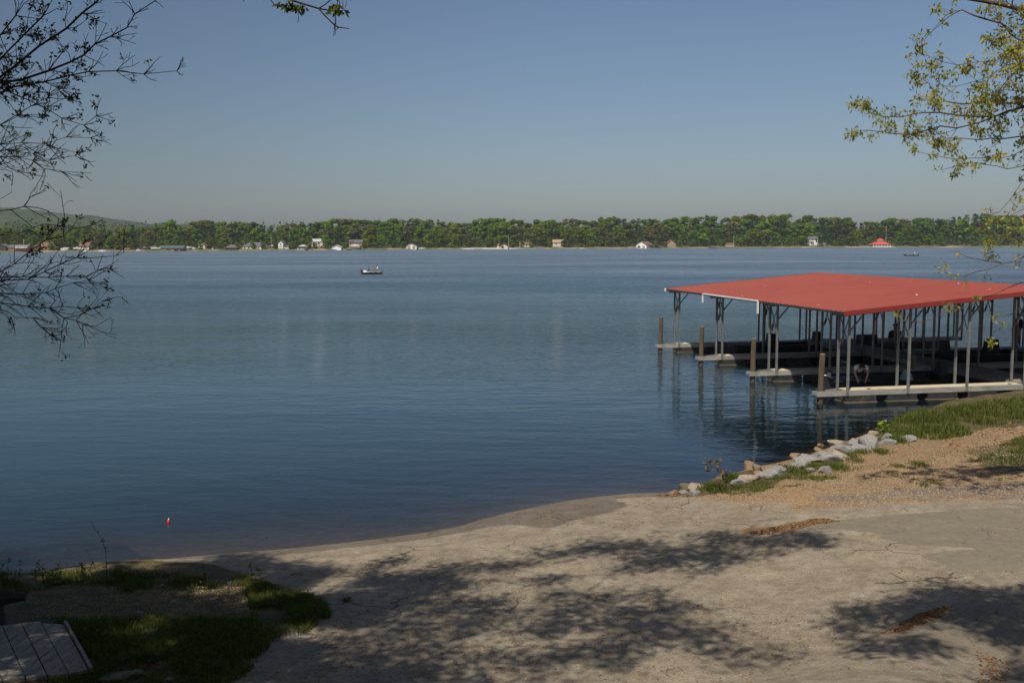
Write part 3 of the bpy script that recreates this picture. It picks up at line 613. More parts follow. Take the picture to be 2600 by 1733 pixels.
# pavilion
x, Y, z = far_pt(2240, 0.5); m = Y/F; zb = at(2240, 626.5, Y)[2]
o = empty('pavilion', (x, Y, zb), 0, 'open lakeside pavilion with two-tier red roof and white posts', 'pavilion', BG)
q = MB(); w2 = 48*m/2; H0 = 6.0*m; dd = 11.0
q.add([(-w2, 0, H0), (w2, 0, H0), (w2, dd, H0), (-w2, dd, H0), (-6.5*m, dd*.4, 14.0*m), (6.5*m, dd*.4, 14.0*m), (6.5*m, dd*.6, 14.0*m), (-6.5*m, dd*.6, 14.0*m)], [(0, 1, 5, 4), (1, 2, 6, 5), (2, 3, 7, 6), (3, 0, 4, 7), (3, 2, 1, 0), (4, 5, 6, 7)]); q.build('roof', M_redroof, o)
q = MB(); q.box((0, dd/2, 14.8*m), (13*m, dd*.22, 2.6*m)); q.build('cupola', M_white, o)
q = MB(); w3 = 9.5*m; q.add([(-w3, dd*.3, 16.2*m), (w3, dd*.3, 16.2*m), (w3, dd*.7, 16.2*m), (-w3, dd*.7, 16.2*m), (-.3, dd/2, 21.5*m), (.3, dd/2, 21.5*m)], [(0, 1, 5, 4), (1, 2, 5), (2, 3, 4, 5), (3, 0, 4), (3, 2, 1, 0)]); q.build('upper_roof', M_redroof, o)
for i in range(7):
    for yy in (.6, dd-.6):
        q = MB(); q.box((-w2+.8+i*(2*w2-1.6)/6, yy, H0/2), (.34, .34, H0+.1)); q.build('post', M_white, o)
q = MB(); q.box((0, dd/2, .1), (2*w2, dd, .35)); q.box((0, .3, .75), (2*w2-1.6, .12, .12)); q.build('floor', M_white, o)
# open shelters
def shelter(label, px0, px1, yt, yb, roof):
    pc = (px0+px1)/2; x, Y, z = far_pt(pc, 0.5); m = Y/F; w = (px1-px0)*m; zb = at(pc, yb, Y)[2]
    h = (yb-yt)*m; o = empty('boat_shelter', (x, Y, zb), 0, label, 'boat shelter', BG); D = 7.0; H = h*.64
    q = MB(); q.add([(-w/2, 0, H), (w/2, 0, H), (w/2, D, H), (-w/2, D, H), (0, D/2, h)], [(0, 1, 4), (1, 2, 4), (2, 3, 4), (3, 0, 4), (3, 2, 1, 0)]); q.build('roof', roof, o)
    for sx in (-1, 1):
        for yy in (.3, D-.3): q = MB(); q.box((sx*w*.42, yy, H/2-.3), (.22, .22, H+.6)); q.build('post', M_darkwood, o)
    q = MB(); q.box((0, D-.6, .1), (w*.95, 1.2, .25)); q.build('deck', M_darkwood, o)
shelter('open boat shelter with pale pyramid roof near the water', 756, 778, 620.5, 634.5, M_greyroof)
shelter('open boat shelter with broad grey roof before the large tan house', 887, 913, 619.5, 633.5, M_greyroof)
# poles
for (a, y0, y1, lb) in ((60, 610, 636, 'thin white lamp pole beside the red-brown boathouse'), (689, 604, 631, 'slim pale flagpole by the small brick shed'), (2249, 575, 626, 'tall greenish flagpole behind the red pavilion'), (1863, 600, 627, 'thin grey pole by the pinkish cottage'), (1291, 598, 630, 'slender pole at the cream boathouse with dark opening')):
    x, Y, z = far_pt(a, 3); m = Y/F; zt = at(a, y0, Y)[2]; o = empty('pole', (x, Y, z), 0, lb, 'pole', 'poles on the far shore')
    q = MB(); q.tube([(0, 0, -.3), (0, 0, zt-z)], [.14, .09], 6); q.build('shaft', M_greyroof, o); q = MB(); q.box((0, 0, zt-z+.15), (.45, .45, .3), taper=.6); q.build('finial', M_white, o)
# piers and small moored boats
def pier(a, b, lb, mat):
    x, Y, z = far_pt((a+b)/2, -2.0); m = Y/F; w = (b-a)*m; o = empty('pier', (x, Y, 0), 0, lb, 'pier', 'piers on the far shore')
    q = MB(); q.box((0, 0, .55), (w, 2.0, .22)); q.build('deck', mat, o)
    q = MB()
    for i in range(max(2, int(w/3))): q.box((-w/2+.3+i*(w-.6)/max(1, int(w/3)-1), -.8, .1), (.25, .25, .9))
    q.build('pilings', M_darkwood, o)
pier(2184, 2212, 'low white pier left of the red-roofed pavilion', M_white); pier(2215, 2268, 'white pier along the front of the red pavilion', M_white); pier(2034, 2056, 'short white pier below the grey-roofed house', M_white)
pier(775, 795, 'dark pier right of the open pyramid-roofed shelter', M_darkwood); pier(868, 926, 'dark pier in front of the large tan house', M_darkwood); pier(1205, 1226, 'dark pier on the sandy beach end', M_darkwood); pier(1650, 1690, 'dark pier right of the big white boathouse', M_darkwood); pier(560, 601, 'dark pier before the open dark boathouse', M_darkwood); pier(1800, 1872, 'long dark pier below the pinkish cottage', M_darkwood); pier(1462, 1472, 'short dark pier between pale seawalls', M_darkwood)
def hull(mb, L, W, H, mi=0, draft=0.15):
    st = [(-.5, .90, 0), (-.2, 1, 0), (.15, .98, 0), (.34, .72, .05), (.45, .36, .14), (.5, .03, .26)]
    rows = []
    for s, wf, lift in st:
        y = W/2*wf; rows.append([(s*L, -y, H+lift), (s*L, -y*.82, -draft+lift), (s*L, y*.82, -draft+lift), (s*L, y, H+lift), (s*L, y*.86, H+lift), (s*L, y*.80, H*.45+lift), (s*L, -y*.80, H*.45+lift), (s*L, -y*.86, H+lift)])
    v = [p for r in rows for p in r]; f = []
    for i in range(len(st)-1):
        for j in range(8): f.append((i*8+j, i*8+(j+1) % 8, (i+1)*8+(j+1) % 8, (i+1)*8+j))
    f += [(0, 1, 2, 3, 4, 5, 6, 7), tuple(40+j for j in range(8))[::-1]]
    mb.add(v, f, mi)
for (a, yb, L, mat, lb) in ((197, 631, 6, M_white, 'white moored boat before the steep-roofed grey house'), (352, 636, 3.5, M_white, 'little white and yellow boat on the bank'), (396, 631, 7, M_white, 'white boat tilted on the bank left of the green roof'), (478, 629, 5, M_white, 'white boat just right of the green-roofed boathouse'), (492, 631, 2.5, M_white, 'tiny white dinghy left of the beige cottage'), (764, 633, 5, M_white, 'white boat hanging under the pyramid-roofed shelter'), (905, 630, 6, M_white, 'white boat under the broad grey shelter roof'), (1072, 631.5, 5, M_white, 'white runabout right of the two-door boathouse'), (218, 639, 5, M_white, 'low white skiff at the waterline under the left branches'), (260, 638, 5, M_white, 'second low white skiff at the waterline near the branch tip'), (2094, 623, 4, M_black, 'dark boat on the bank by the low white garage'), (163, 635, 4, M_white, 'white boat beside the small carport shed')):
    x, Y, z = far_pt(a, 3 if yb < 635 else -2); o = empty('moored_boat', (x, Y, max(at(a, yb, Y)[2], .1)), rt.uniform(-.3, .3), lb, 'boat', 'boats along the far shore')
    q = MB(); hull(q, L, 2.0, .75); q.build('hull', mat, o); q = MB(); q.box((-.4, 0, .85), (L*.3, 1.2, .5), taper=.7); q.build('cabin', M_greyroof, o)

# ------------------------------------------------------------------ people
M_skin = simple('skin', (0.42, 0.24, 0.17), 0.6, var=0.05)
def clothm(n, c): return simple(n, c, 0.9, var=0.15, sc=6)
M_darkcloth = clothm('dark_cloth', (0.03, 0.03, 0.04)); M_whitecloth = clothm('white_cloth', (0.72, 0.71, 0.72)); M_greencloth = clothm('olive_cloth', (0.13, 0.14, 0.07)); M_greycloth = clothm('grey_cloth', (0.16, 0.16, 0.18)); M_brown = clothm('brown_cloth', (0.10, 0.06, 0.05)); M_hair = clothm('dark_hair', (0.03, 0.02, 0.015))
def figure(name, label, loc, rz, pose, top, bottom, hat=None, scale=1.0, group=None):
    """pose: 'stand','sit','bend'"""
    J = {}
    if pose == 'sit':
        J = dict(hip=(0, 0, .10, .15, 'b'), wa=(0, -.02, .28, .14, 't'), ch=(0, 0, .48, .165, 't'), nk=(0, .03, .62, .065, 's'), hd=(0, .06, .74, .10, 's'), ht=(0, .06, .84, .075, 's'))
        for s, n in ((-1, 'l'), (1, 'r')):
            J[n+'s'] = (s*.18, 0, .55, .075, 't'); J[n+'e'] = (s*.25, .12, .33, .055, 't'); J[n+'w'] = (s*.16, .34, .30, .038, 's'); J[n+'h'] = (s*.13, .42, .31, .034, 's'); J[n+'f'] = (s*.12, .48, .30, .018, 's'); J[n+'t'] = (s*.09, .42, .34, .014, 's')
            J[n+'k'] = (s*.14, .44, .14, .075, 'b'); J[n+'a'] = (s*.14, .46, -.28, .048, 'b'); J[n+'o'] = (s*.14, .60, -.33, .045, 'b')
    elif pose == 'bend':
        J = dict(hip=(0, 0, .55, .16, 'b'), wa=(0, .16, .70, .15, 't'), ch=(0, .38, .78, .18, 't'), nk=(0, .54, .76, .065, 's'), hd=(0, .64, .72, .10, 's'), ht=(0, .72, .72, .08, 's'))
        for s, n in ((-1, 'l'), (1, 'r')):
            J[n+'s'] = (s*.19, .44, .74, .075, 't'); J[n+'e'] = (s*.24, .52, .50, .052, 's'); J[n+'w'] = (s*.16, .60, .28, .038, 's'); J[n+'h'] = (s*.13, .63, .20, .034, 's'); J[n+'f'] = (s*.12, .65, .13, .018, 's'); J[n+'t'] = (s*.09, .66, .21, .014, 's')
            J[n+'k'] = (s*.15, .26, .36, .08, 'b'); J[n+'a'] = (s*.14, .02, .09, .048, 'b'); J[n+'o'] = (s*.14, .15, .04, .045, 'b')
    else:
        J = dict(hip=(0, 0, .92, .15, 'b'), wa=(0, 0, 1.08, .135, 't'), ch=(0, 0, 1.30, .165, 't'), nk=(0, .01, 1.47, .06, 's'), hd=(0, .03, 1.58, .095, 's'), ht=(0, .03, 1.68, .075, 's'))
        for s, n in ((-1, 'l'), (1, 'r')):
            J[n+'s'] = (s*.19, 0, 1.38, .07, 't'); J[n+'e'] = (s*.25, .0, 1.11, .052, 't'); J[n+'w'] = (s*.25, .10, .88, .036, 's'); J[n+'h'] = (s*.25, .13, .80, .034, 's'); J[n+'f'] = (s*.25, .15, .73, .018, 's'); J[n+'t'] = (s*.22, .17, .80, .014, 's')
            J[n+'k'] = (s*.11, .02, .48, .075, 'b'); J[n+'a'] = (s*.12, -.01, .09, .048, 'b'); J[n+'o'] = (s*.13, .13, .045, .045, 'b')
    names = list(J); E = [('hip', 'wa'), ('wa', 'ch'), ('ch', 'nk'), ('nk', 'hd'), ('hd', 'ht')]
    for n in 'lr': E += [('ch', n+'s'), (n+'s', n+'e'), (n+'e', n+'w'), (n+'w', n+'h'), (n+'h', n+'f'), (n+'h', n+'t'), ('hip', n+'k'), (n+'k', n+'a'), (n+'a', n+'o')]
    me = bpy.data.meshes.new('tmp'); me.from_pydata([J[n][:3] for n in names], [(names.index(a), names.index(b)) for a, b in E], [])
    ob = bpy.data.objects.new('tmp', me); COL.objects.link(ob); ob.modifiers.new('skin', 'SKIN')
    for i, n in enumerate(names): me.skin_vertices[0].data[i].radius = (J[n][3], J[n][3]); me.skin_vertices[0].data[i].use_root = (i == 0)
    ss = ob.modifiers.new('sub', 'SUBSURF'); ss.levels = 1; ss.render_levels = 1
    dg = bpy.context.evaluated_depsgraph_get(); dg.update(); res = bpy.data.meshes.new_from_object(ob.evaluated_get(dg)); bpy.data.objects.remove(ob)
    res.materials.clear()
    for mm in (M_skin, top, bottom): res.materials.append(mm)
    pts = np.array([J[n][:3] for n in names]); lab = ['stb'.index(J[n][4]) for n in names]
    for p in res.polygons: p.material_index = lab[int(np.argmin(((pts-np.array(p.center))**2).sum(1)))]; p.use_smooth = True
    o = empty('person', loc, rz, label, 'person', group); o.scale = (scale,)*3
    link('body', res, o)
    hd = np.array(J['hd'][:3]); q = MB()
    if hat: q.tube([hd+(0, 0, .055), hd+(0, -.01, .12), hd+(0, -.01, .17)], [.118, .112, .05], 10); q.box(hd+np.array((0, .13, .065)), (.16, .12, .015)); q.build('cap', hat, o, True)
    else: q.tube([hd+(0, -.025, -.03), hd+(0, -.02, .06), hd+(0, -.01, .135)], [.085, .118, .06], 10); q.build('hair', M_hair, o, True)
    return o

# ------------------------------------------------------------------ fishing boats
def fishing_boat(label, px, py, L, W, H, rz, flip=1):
    c = onz(px, py, 0); o = empty('fishing_boat', c, rz, label, 'fishing boat', 'fishing boats out on the lake')
    q = MB(); hull(q, L, W, H); q.build('hull', M_blackgloss, o)
    q = MB(); q.box((L*.3, 0, H+.02), (L*.22, W*.62, .06)); q.box((-L*.36, 0, H+.02), (L*.2, W*.7, .06)); q.build('deck', M_white, o)
    q = MB(); q.box((-L*.5-.12, 0, H+.28), (.3, .32, .42), taper=.8); q.box((-L*.5-.14, 0, H-.2), (.14, .12, .6)); q.build('outboard_motor', M_black, o)
    for s in (-1, 1): q = MB(); q.box((0, s*W*.47, H+.01), (L*.8, .05, .06)); q.build('gunwale', M_greyroof, o)
    q = MB(); q.box((L*.06, 0, H*.5+.15), (.4, W*.8, .12)); q.box((-L*.2, 0, H*.5+.15), (.4, W*.8, .12)); q.build('seat', M_white, o)
    return o, c
b1, c1 = fishing_boat('dark low fishing boat with three people on the open lake', 946, 696, 3.9, 1.35, .36, math.radians(30))
def bl(c, rz, x, y, z): return (c[0]+x*math.cos(rz)-y*math.sin(rz), c[1]+x*math.sin(rz)+y*math.cos(rz), z)
r1 = math.radians(30); PG = 'people fishing from the boats'
figure('person', 'person in dark top seated at the left end of the three-person boat', bl(c1, r1, -.8, 0, .42), r1-1.2, 'sit', M_darkcloth, M_whitecloth, None, 1, PG)
figure('person', 'person in olive shirt seated in the middle of the three-person boat', bl(c1, r1, .3, 0, .42), r1-2.6, 'sit', M_greencloth, M_greencloth, M_greencloth, 1, PG)
figure('person', 'person in pale shirt and dark cap raised at the right end of the boat', bl(c1, r1, 1.05, 0, .68), r1+1.2, 'sit', M_whitecloth, M_darkcloth, M_darkcloth, 1.05, PG)
o = empty('cooler', bl(c1, r1, -1.45, 0, .36), r1, 'white cooler box at the left end of the three-person boat', 'cooler'); q = MB(); q.box((0, 0, .17), (.6, .4, .34)); q.build('box', M_white, o); q = MB(); q.box((0, 0, .36), (.62, .42, .05)); q.build('lid', M_whitecloth, o)
b2, c2 = fishing_boat('small dark motorboat with two people near the far shore', 2313, 649.5, 5.2, 1.7, .45, math.radians(172)); r2 = math.radians(172)
figure('person', 'person in white cap and grey shirt at the left end of the far motorboat', bl(c2, r2, 1.4, 0, .75), r2-1.5, 'sit', M_greycloth, M_darkcloth, M_whitecloth, 1.05, PG)
figure('person', 'person in white shirt beside the motor of the far motorboat', bl(c2, r2, -1.4, 0, .6), r2-1.5, 'sit', M_whitecloth, M_darkcloth, M_whitecloth, 1.05, PG)
p = onz(428, 1326, 0); o = empty('buoy', p, .4, 'small red fishing float on the water near the left shore', 'float')
q = MB(); q.tube([(0, 0, -.05), (0, 0, -.02), (0, 0, .03), (0, 0, .05), (0, 0, .065)], [.01, .027, .03, .02, .007], 12); q.build('ball', simple('red_plastic', (0.6, 0.02, 0.02), 0.35), o, True)
q = MB(); q.tube([(0, 0, .06), (.01, 0, .09)], [.012, .010], 6); q.build('tip', M_white, o)

# ------------------------------------------------------------------ covered dock
TH = 0.1959; O = (11.8412, 34.78, 0.0); S = 5.5278; PP = 2.3637; WG = 0.66; ZB = 0.258; ZD = 0.4416; ZE = 3.2518; TL = -0.4247; VN = -0.4232; VF = 3*S+0.8894; SL = 0.085; TR = 8.1696; TC = TR*2-TL
dock = empty('covered_dock', O, TH, 'long covered boat dock with broad red metal roof over slips', 'boat dock')
def zr(t): return ZE+SL*((t-TL) if t < TR else (TC-t))
def W3(t, v, z): c, s = math.cos(TH), math.sin(TH); return (O[0]+t*c-v*s, O[1]+t*s+v*c, z)
# roof sheet with ribs
vv = []; v = VN
while v < VF-0.3: vv += [(v, 0), (v+.235, 0), (v+.255, .036), (v+.285, .036)]; v += .305
vv += [(v, 0), (VF, 0)]
m = MB(); n = len(vv)
for (ta, tb) in ((TL, TR), (TR, TC)):
    V = []
    for t in (ta, tb):
        V += [(t, a, zr(t)+h) for a, h in vv]
    k = len(V); V += [(ta, VN, zr(ta)-.03), (ta, VF, zr(ta)-.03), (tb, VN, zr(tb)-.03), (tb, VF, zr(tb)-.03)]
    m.add(V, [(i, n+i, n+i+1, i+1) for i in range(n-1)], 0)
    m.add(V, [(k, k+1, k+3, k+2), tuple([k]+list(range(n))[:]+[k+1]), (0, k, k+2, n), (n-1, 2*n-1, k+3, k+1)], 1)
m.build('roof', [M_roof, M_under], dock)
for y0 in (VN-.025, VF+.025):
    m = MB(); m.prism([(TL-.02, 0, zr(TL)-.13), (TR, 0, zr(TR)-.13), (TC+.02, 0, zr(TL)-.13), (TC+.02, 0, zr(TL)+.03), (TR, 0, zr(TR)+.03), (TL-.02, 0, zr(TL)+.03)], (0, y0-.02, 0), (0, y0+.02, 0)); m.build('fascia', M_fascia, dock)
m = MB(); m.box((TL-.03, (12.3+6.4)/2, ZE-.0), (.05, 5.9, .055)); m.box((TL-.03, 12.33, ZE-.22), (.04, .10, .40)); m.box((TL-.03, 6.37, ZE-.27), (.04, .11, .50)); m.box((TL-.03, VF-.04, ZE-.05), (.05, .12, .16)); m.build('eave_trim', M_white, dock)
POSTS_T = [0, PP, 2*PP, 3*PP, 2*TR-3*PP, 2*TR-2*PP, 2*TR-PP, 2*TR]
for fi in range(4):
    v0 = fi*S
    for side in (0, 1):
        t0, t1 = (-.0, TR-.83) if side == 0 else (TR+.83, 2*TR)
        # side rails and panels
        f = MB(); f.box(((t0+t1)/2, v0-.0, (ZB+ZD)/2-.005), (t1-t0+.1, .05, ZD-ZB)); f.box(((t0+t1)/2, v0+WG, (ZB+ZD)/2-.005), (t1-t0+.1, .05, ZD-ZB))
        fo = f.build('side_rail', M_alu2, dock)
        te = [t0+.04]+[q+.0 for q in (POSTS_T[1:4] if side == 0 else POSTS_T[4:7])]+[t1]
        for a, b in zip(te[:-1], te[1:]):
            if b-a < .3: continue
            q = MB(); q.box(((a+b)/2, v0+WG/2, ZD-.03), (b-a-.035, WG-.055, .06)); q.build('deck_panel', M_deck, dock)
        # floats
        q = MB(); q2 = MB(); tt = t0-.05 if side == 0 else t0+.1
        for i in range(5):
            if tt+1.2 > t1+.1: break
            q.box((tt+.6, v0+WG/2, .11), (1.2, WG+.06, .30), taper=.97); q2.box((tt+.6, v0+WG/2, .0), (1.25, WG+.11, .05)); tt += 1.62
        fl = q.build('float', M_float, dock); q2.build('waterline_scum', M_scum, fl)
    # outer mooring frame
    q = MB(); q.box((-.57, v0-.0, (ZB+ZD)/2-.005), (1.14, .05, ZD-ZB)); q.box((-1.0, v0+.17, (ZB+ZD)/2-.005), (.42, .32, ZD-ZB-.04)) if False else None
    q.beam((-.78, v0+.30, ZD-.08), (0, v0+WG, ZD-.08), .05, .12); q.box((-.77, v0+.15, ZD-.09), (.05, .34, .12)); q.box((-1.13, v0+.15, ZD-.09), (.05, .34, .12)); q.box((-.95, v0+.32, ZD-.09), (.40, .05, .12)); q.build('mooring_frame', M_alu2, dock)
    # posts
    for i, t in enumerate(POSTS_T):
        for vq in (0, WG):
            q = MB(); zt = zr(t)-.16; q.box((t, v0+vq+(-.045 if vq == 0 else .0), (ZB+zt)/2), (.074, .074, zt-ZB)); q.build('post', M_alu, dock)
    for i, t in enumerate(POSTS_T):
        zt = zr(t)-.25
        q = MB(); q.beam((t+.0, v0-.02, zt), (t, v0+WG-.03, zt-1.15), .035, .02); q.beam((t+.03, v0+WG-.03, zt), (t+.03, v0-.02, zt-1.15), .035, .02)
        q.beam((t+.05, v0+WG-.1, zt-1.0), (t+.05, v0+WG-.25, zt-.72), .09, .02)
        sgn = 1 if t < TR else -1
        q.beam((t, v0, zt-.55), (t+sgn*.5, v0, zt+.02), .05, .04); q.build('cross_brace', M_alu, dock)
    q = MB()
    for vq in (0, WG): q.beam((TL+.1, v0+vq, zr(TL)-.12), (TR, v0+vq, zr(TR)-.12), .07, .15); q.beam((TR, v0+vq, zr(TR)-.12), (TC-.1, v0+vq, zr(TL)-.12), .07, .15)
    q.build('rafter', M_alu, dock)
for t in [TL+.06]+[i*1.18+.3 for i in range(14)]+[TC-.06]:
    q = MB(); q.box((t, (VN+VF)/2, zr(t)-.065), (.06, VF-VN-.1, .06)); q.build('purlin', M_alu, dock)
q = MB(); q.box((TR, (3*S+WG)/2, ZD-.03), (1.6, 3*S+WG+.4, .06)); q.build('main_walkway', M_wood, dock)  # darker planks picked here to deepen the shade under the roof
q = MB()
for s in (-.81, .81): q.box((TR+s, (3*S+WG)/2, (ZB+ZD)/2-.01), (.05, 3*S+WG+.4, ZD-ZB))
q.build('walkway_rail', M_alu2, dock)
q = MB()
for i in range(9): q.box((TR, .5+i*2.05, .11), (1.6, 1.25, .28))
q.build('walkway_float', M_float, dock)
# mooring piles
for fi, lb in enumerate(('nearest leaning wooden mooring pile, at the end of the front finger', 'second nearest wooden mooring pile, at the second finger', 'third wooden mooring pile, at the third finger', 'farthest wooden mooring pile, at the back finger')):
    x, y, z = W3(-.95, fi*S+.15, 0); o = empty('mooring_pile', (x, y, 0), rt.uniform(0, 6), lb, 'mooring pile', 'wooden piles at the dock fingers')
    o.rotation_euler = (0, 0.02 if fi else 0.035, 0)
    q = MB(); pts = [(0, 0, -1.2), (0, 0, 0), (.005, 0, .6), (-.005, 0, 1.2), (0, 0, 1.74+.03*fi)]; q.tube(pts, [.115, .112, .108, .104, .098], 14); q.build('shaft', M_pile, o, False)
    q = MB(); q.tube([(0, 0, 1.735+.03*fi), (0, 0, 1.75+.03*fi)], [.099, .085], 14); q.build('top', M_wood, o)
# cleats as parts
for t in (.9, 6.6):
    q = MB(); q.box((t, .10, ZD+.03), (.16, .03, .02)); q.box((t, .10, ZD+.012), (.05, .03, .03)); q.build('cleat', M_black, dock)

# ------------------------------------------------------------------ boats and people under the roof
def slip_boat(label, t, v, rz, L=5.0, W=1.9, H=.5, mat=None, extra=()):
    x, y, z = W3(t, v, 0); o = empty('bass_boat', (x, y, 0), TH+rz, label, 'boat', 'boats moored under the dock roof')
    q = MB(); hull(q, L, W, H); q.build('hull', mat or M_black, o)
    q = MB(); q.box((L*.28, 0, H+.03), (L*.28, W*.62, .06)); q.build('front_deck', M_greycloth, o)
    q = MB(); q.box((-L*.5-.16, 0, H+.33), (.36, .42, .5), taper=.75); q.box((-L*.5-.2, 0, H-.1), (.16, .16, .7)); q.build('outboard_motor', M_black, o)
    if 'console' in extra:
        q = MB(); q.box((-.2, .35, H+.25), (.5, .6, .6), taper=.8); q.build('console', M_black, o)
    if 'seat' in extra:
        q = MB(); q.tube([(-1.3, -.2, H-.1), (-1.3, -.2, H+.3)], [.27, .10], 10); q.build('seat_pedestal', M_greyroof, o)
        q = MB(); q.box((-1.3, -.2, H+.36), (.42, .42, .08)); q.box((-1.52, -.2, H+.60), (.07, .40, .45)); q.build('seat', M_greencloth, o)
        q = MB(); q.tube([(2.0, .2, H+.05), (2.3, .25, H+.22), (2.6, .1, H+.2)], .03, 6); q.tube([(2.1, .0, H+.1), (2.1, .0, H+.28)], [.08, .06], 8); q.build('trolling_motor', M_white, o)
    return o
slip_boat('open dark bass boat with pedestal seat in the nearest slip', 2.9, 2.7, math.pi, 5.0, 1.8, .42, None, ('seat',))
slip_boat('dark motorboat with console in the farthest slip', 3.6, 2*S+3.0, math.pi, 5.2, 1.9, .6, None, ('console',))
slip_boat('dark boat on the inner right side of the dock walkway', 12.6, S+3.0, 0, 5.4, 2.0, .6, None, ('console',))
figure('person', 'person in pale shirt bending over in the nearest boat', W3(1.9, 2.5, .25), TH+math.pi*.9, 'bend', M_whitecloth, M_darkcloth, None, 1.0, 'people at the dock')
pp = onz(2583, 881, ZD); figure('person', 'dark-clothed person standing on the dock at the right edge', pp, 1.9, 'stand', M_darkcloth, M_greycloth, None, .98, 'people at the dock')
pp = onz(2272, 878, .55); figure('person', 'hunched dark figure seated on the far finger under the roof', pp, 3.0, 'sit', M_darkcloth, M_darkcloth, M_darkcloth, 1.25, 'people at the dock')
o = empty('dock_box', onz(2200, 872, ZD), TH, 'dark storage box on the far finger under the roof', 'storage box'); q = MB(); q.box((0, 0, .2), (.9, .5, .42)); q.build('box', M_black, o); q = MB(); q.box((0, 0, .43), (.94, .54, .05)); q.build('lid', M_darkcloth, o)
# ------------------------------------------------------------------ rocks
def rock_mesh(seed):
    r = np.random.default_rng(seed); import bmesh
    bm = bmesh.new(); bmesh.ops.create_icosphere(bm, subdivisions=3, radius=1.0)
    N = r.normal(size=(11, 3)); N /= np.linalg.norm(N, axis=1)[:, None]; D = r.uniform(.42, .8, 11)
    for v in bm.verts:
        c = np.array(v.co); 
        for nn, d in zip(N, D):
            e = c@nn-d
            if e > 0: c = c-nn*e*.93
        k = 1+.05*(float(vnoise(c[0]*2, c[1]*2+c[2], 2.0, seed))-.5)*2
        v.co = tuple(c*k)
    me = bpy.data.meshes.new('rock'); bm.to_mesh(me); bm.free(); return me
rocks = [(530, 575, 66, 56, 2, 'pointed tan rock standing in the shallow water, left of a pair'), (587, 592, 62, 50, 2, 'tan rock in the shallows, right of the pointed one'), (672, 598, 86, 34, 2, 'flat tan rock lying in the water before the grey riprap'), (840, 515, 74, 46, 2, 'rounded brown rock alone in the water under the dock reflection'), (1005, 443, 36, 28, 2, 'small pale-tipped rock in the water near the pile reflection'), (985, 474, 62, 26, 2, 'low brown rock half under water'), (1345, 365, 66, 30, 1, 'pale tan rock at the top end of the riprap, by the water'), (1445, 392, 80, 44, 0, 'grey rock at the upper right end of the riprap'), (1440, 424, 104, 36, 0, 'long grey rock below the upper right one'), (1580, 404, 92, 32, 0, 'flat grey slab lying in the gravel right of the riprap'), (1330, 430, 112, 66, 0, 'big angular grey boulder in the upper riprap'), (1318, 398, 126, 40, 1, 'tan ledge-like rock behind the big angular boulder'), (1228, 418, 76, 50, 0, 'grey rock at the water side of the riprap middle'), (1130, 436, 146, 56, 1, 'broad tan rock at the water edge of the riprap'), (1170, 466, 130, 58, 0, 'wide grey rock in the middle of the riprap'), (1265, 466, 116, 46, 0, 'reddish-stained grey rock beside the big angular boulder'), (1112, 504, 160, 60, 1, 'large whitish rounded rock on the land side of the riprap'), (1058, 533, 130, 50, 0, 'grey rock below the whitish rounded one'), (1002, 508, 106, 46, 0, 'grey rock left of the whitish rounded one'), (945, 530, 112, 60, 0, 'angular grey rock in the lower middle riprap'), (882, 556, 112, 48, 0, 'grey rock sloping toward the water in the lower riprap'), (828, 576, 92, 32, 0, 'thin grey rock above the green tuft'), (742, 598, 110, 38, 0, 'flat pale grey rock before the tan flat one'), (702, 622, 124, 48, 0, 'broad grey rock near the lower end of the riprap'), (636, 645, 86, 44, 0, 'grey block near the lower end of the riprap'), (590, 630, 66, 30, 2, 'dark tan rock just behind the lower riprap'), (500, 664, 150, 48, 1, 'long pale rock at the lower end of the riprap'), (448, 690, 80, 34, 0, 'grey rock peeking from grass at the lower end'), (322, 676, 92, 46, 3, 'mossy greenish rock beside the withered sapling'), (188, 720, 92, 46, 1, 'cream rock near the ramp corner'), (106, 722, 76, 48, 3, 'dark mossy boulder at the ramp corner'), (160, 756, 96, 42, 0, 'smooth grey rock in front of the mossy boulder'), (98, 752, 62, 30, 0, 'small grey rock at the ramp corner'), (28, 758, 62, 28, 2, 'small brown rock among leaves at the ramp corner'), (1036, 602, 62, 62, 0, 'upright grey slab between two green tufts'), (925, 612, 62, 28, 0, 'small grey stone left of the upright slab'), (1905, 338, 40, 22, 0, 'small whitish stone in the tall grass'), (780, 560, 90, 26, 2, 'submerged brown rock near the flat tan one')]
RM = [rock_mesh(s) for s in range(10)]
for i, (a, b, w, h, mt, lb) in enumerate(rocks):
    px, py = 1700+a*.3825, 960+(b+h*.42)*.3825; p = gp(px, py); p[2] = max(p[2], -.25) if lb.startswith('sub') else max(p[2], -.02)
    if lb.find('water') >= 0 and p[2] < 0.02: p = onz(px, py, 0.0)
    m = p[1]/F*math.hypot(1, p[0]/p[1]); sx = w*.3825*m/2*1.42; sz = h*.3825*m/2*1.7
    me = RM[i % 10].copy(); me.materials.append(M_rock[mt])
    o = bpy.data.objects.new('rock', me); COL.objects.link(o); o.location = (p[0], p[1]+sx*.3, p[2]+sz*.16 if 'submerged' not in lb else -.22)
    o.scale = (sx, sx*.85, sz); o.rotation_euler = (rt.uniform(-.3, .3), rt.uniform(-.3, .3), rt.uniform(-.5, .5)); tag(o, lb, 'rock', 'riprap rocks along the bank')
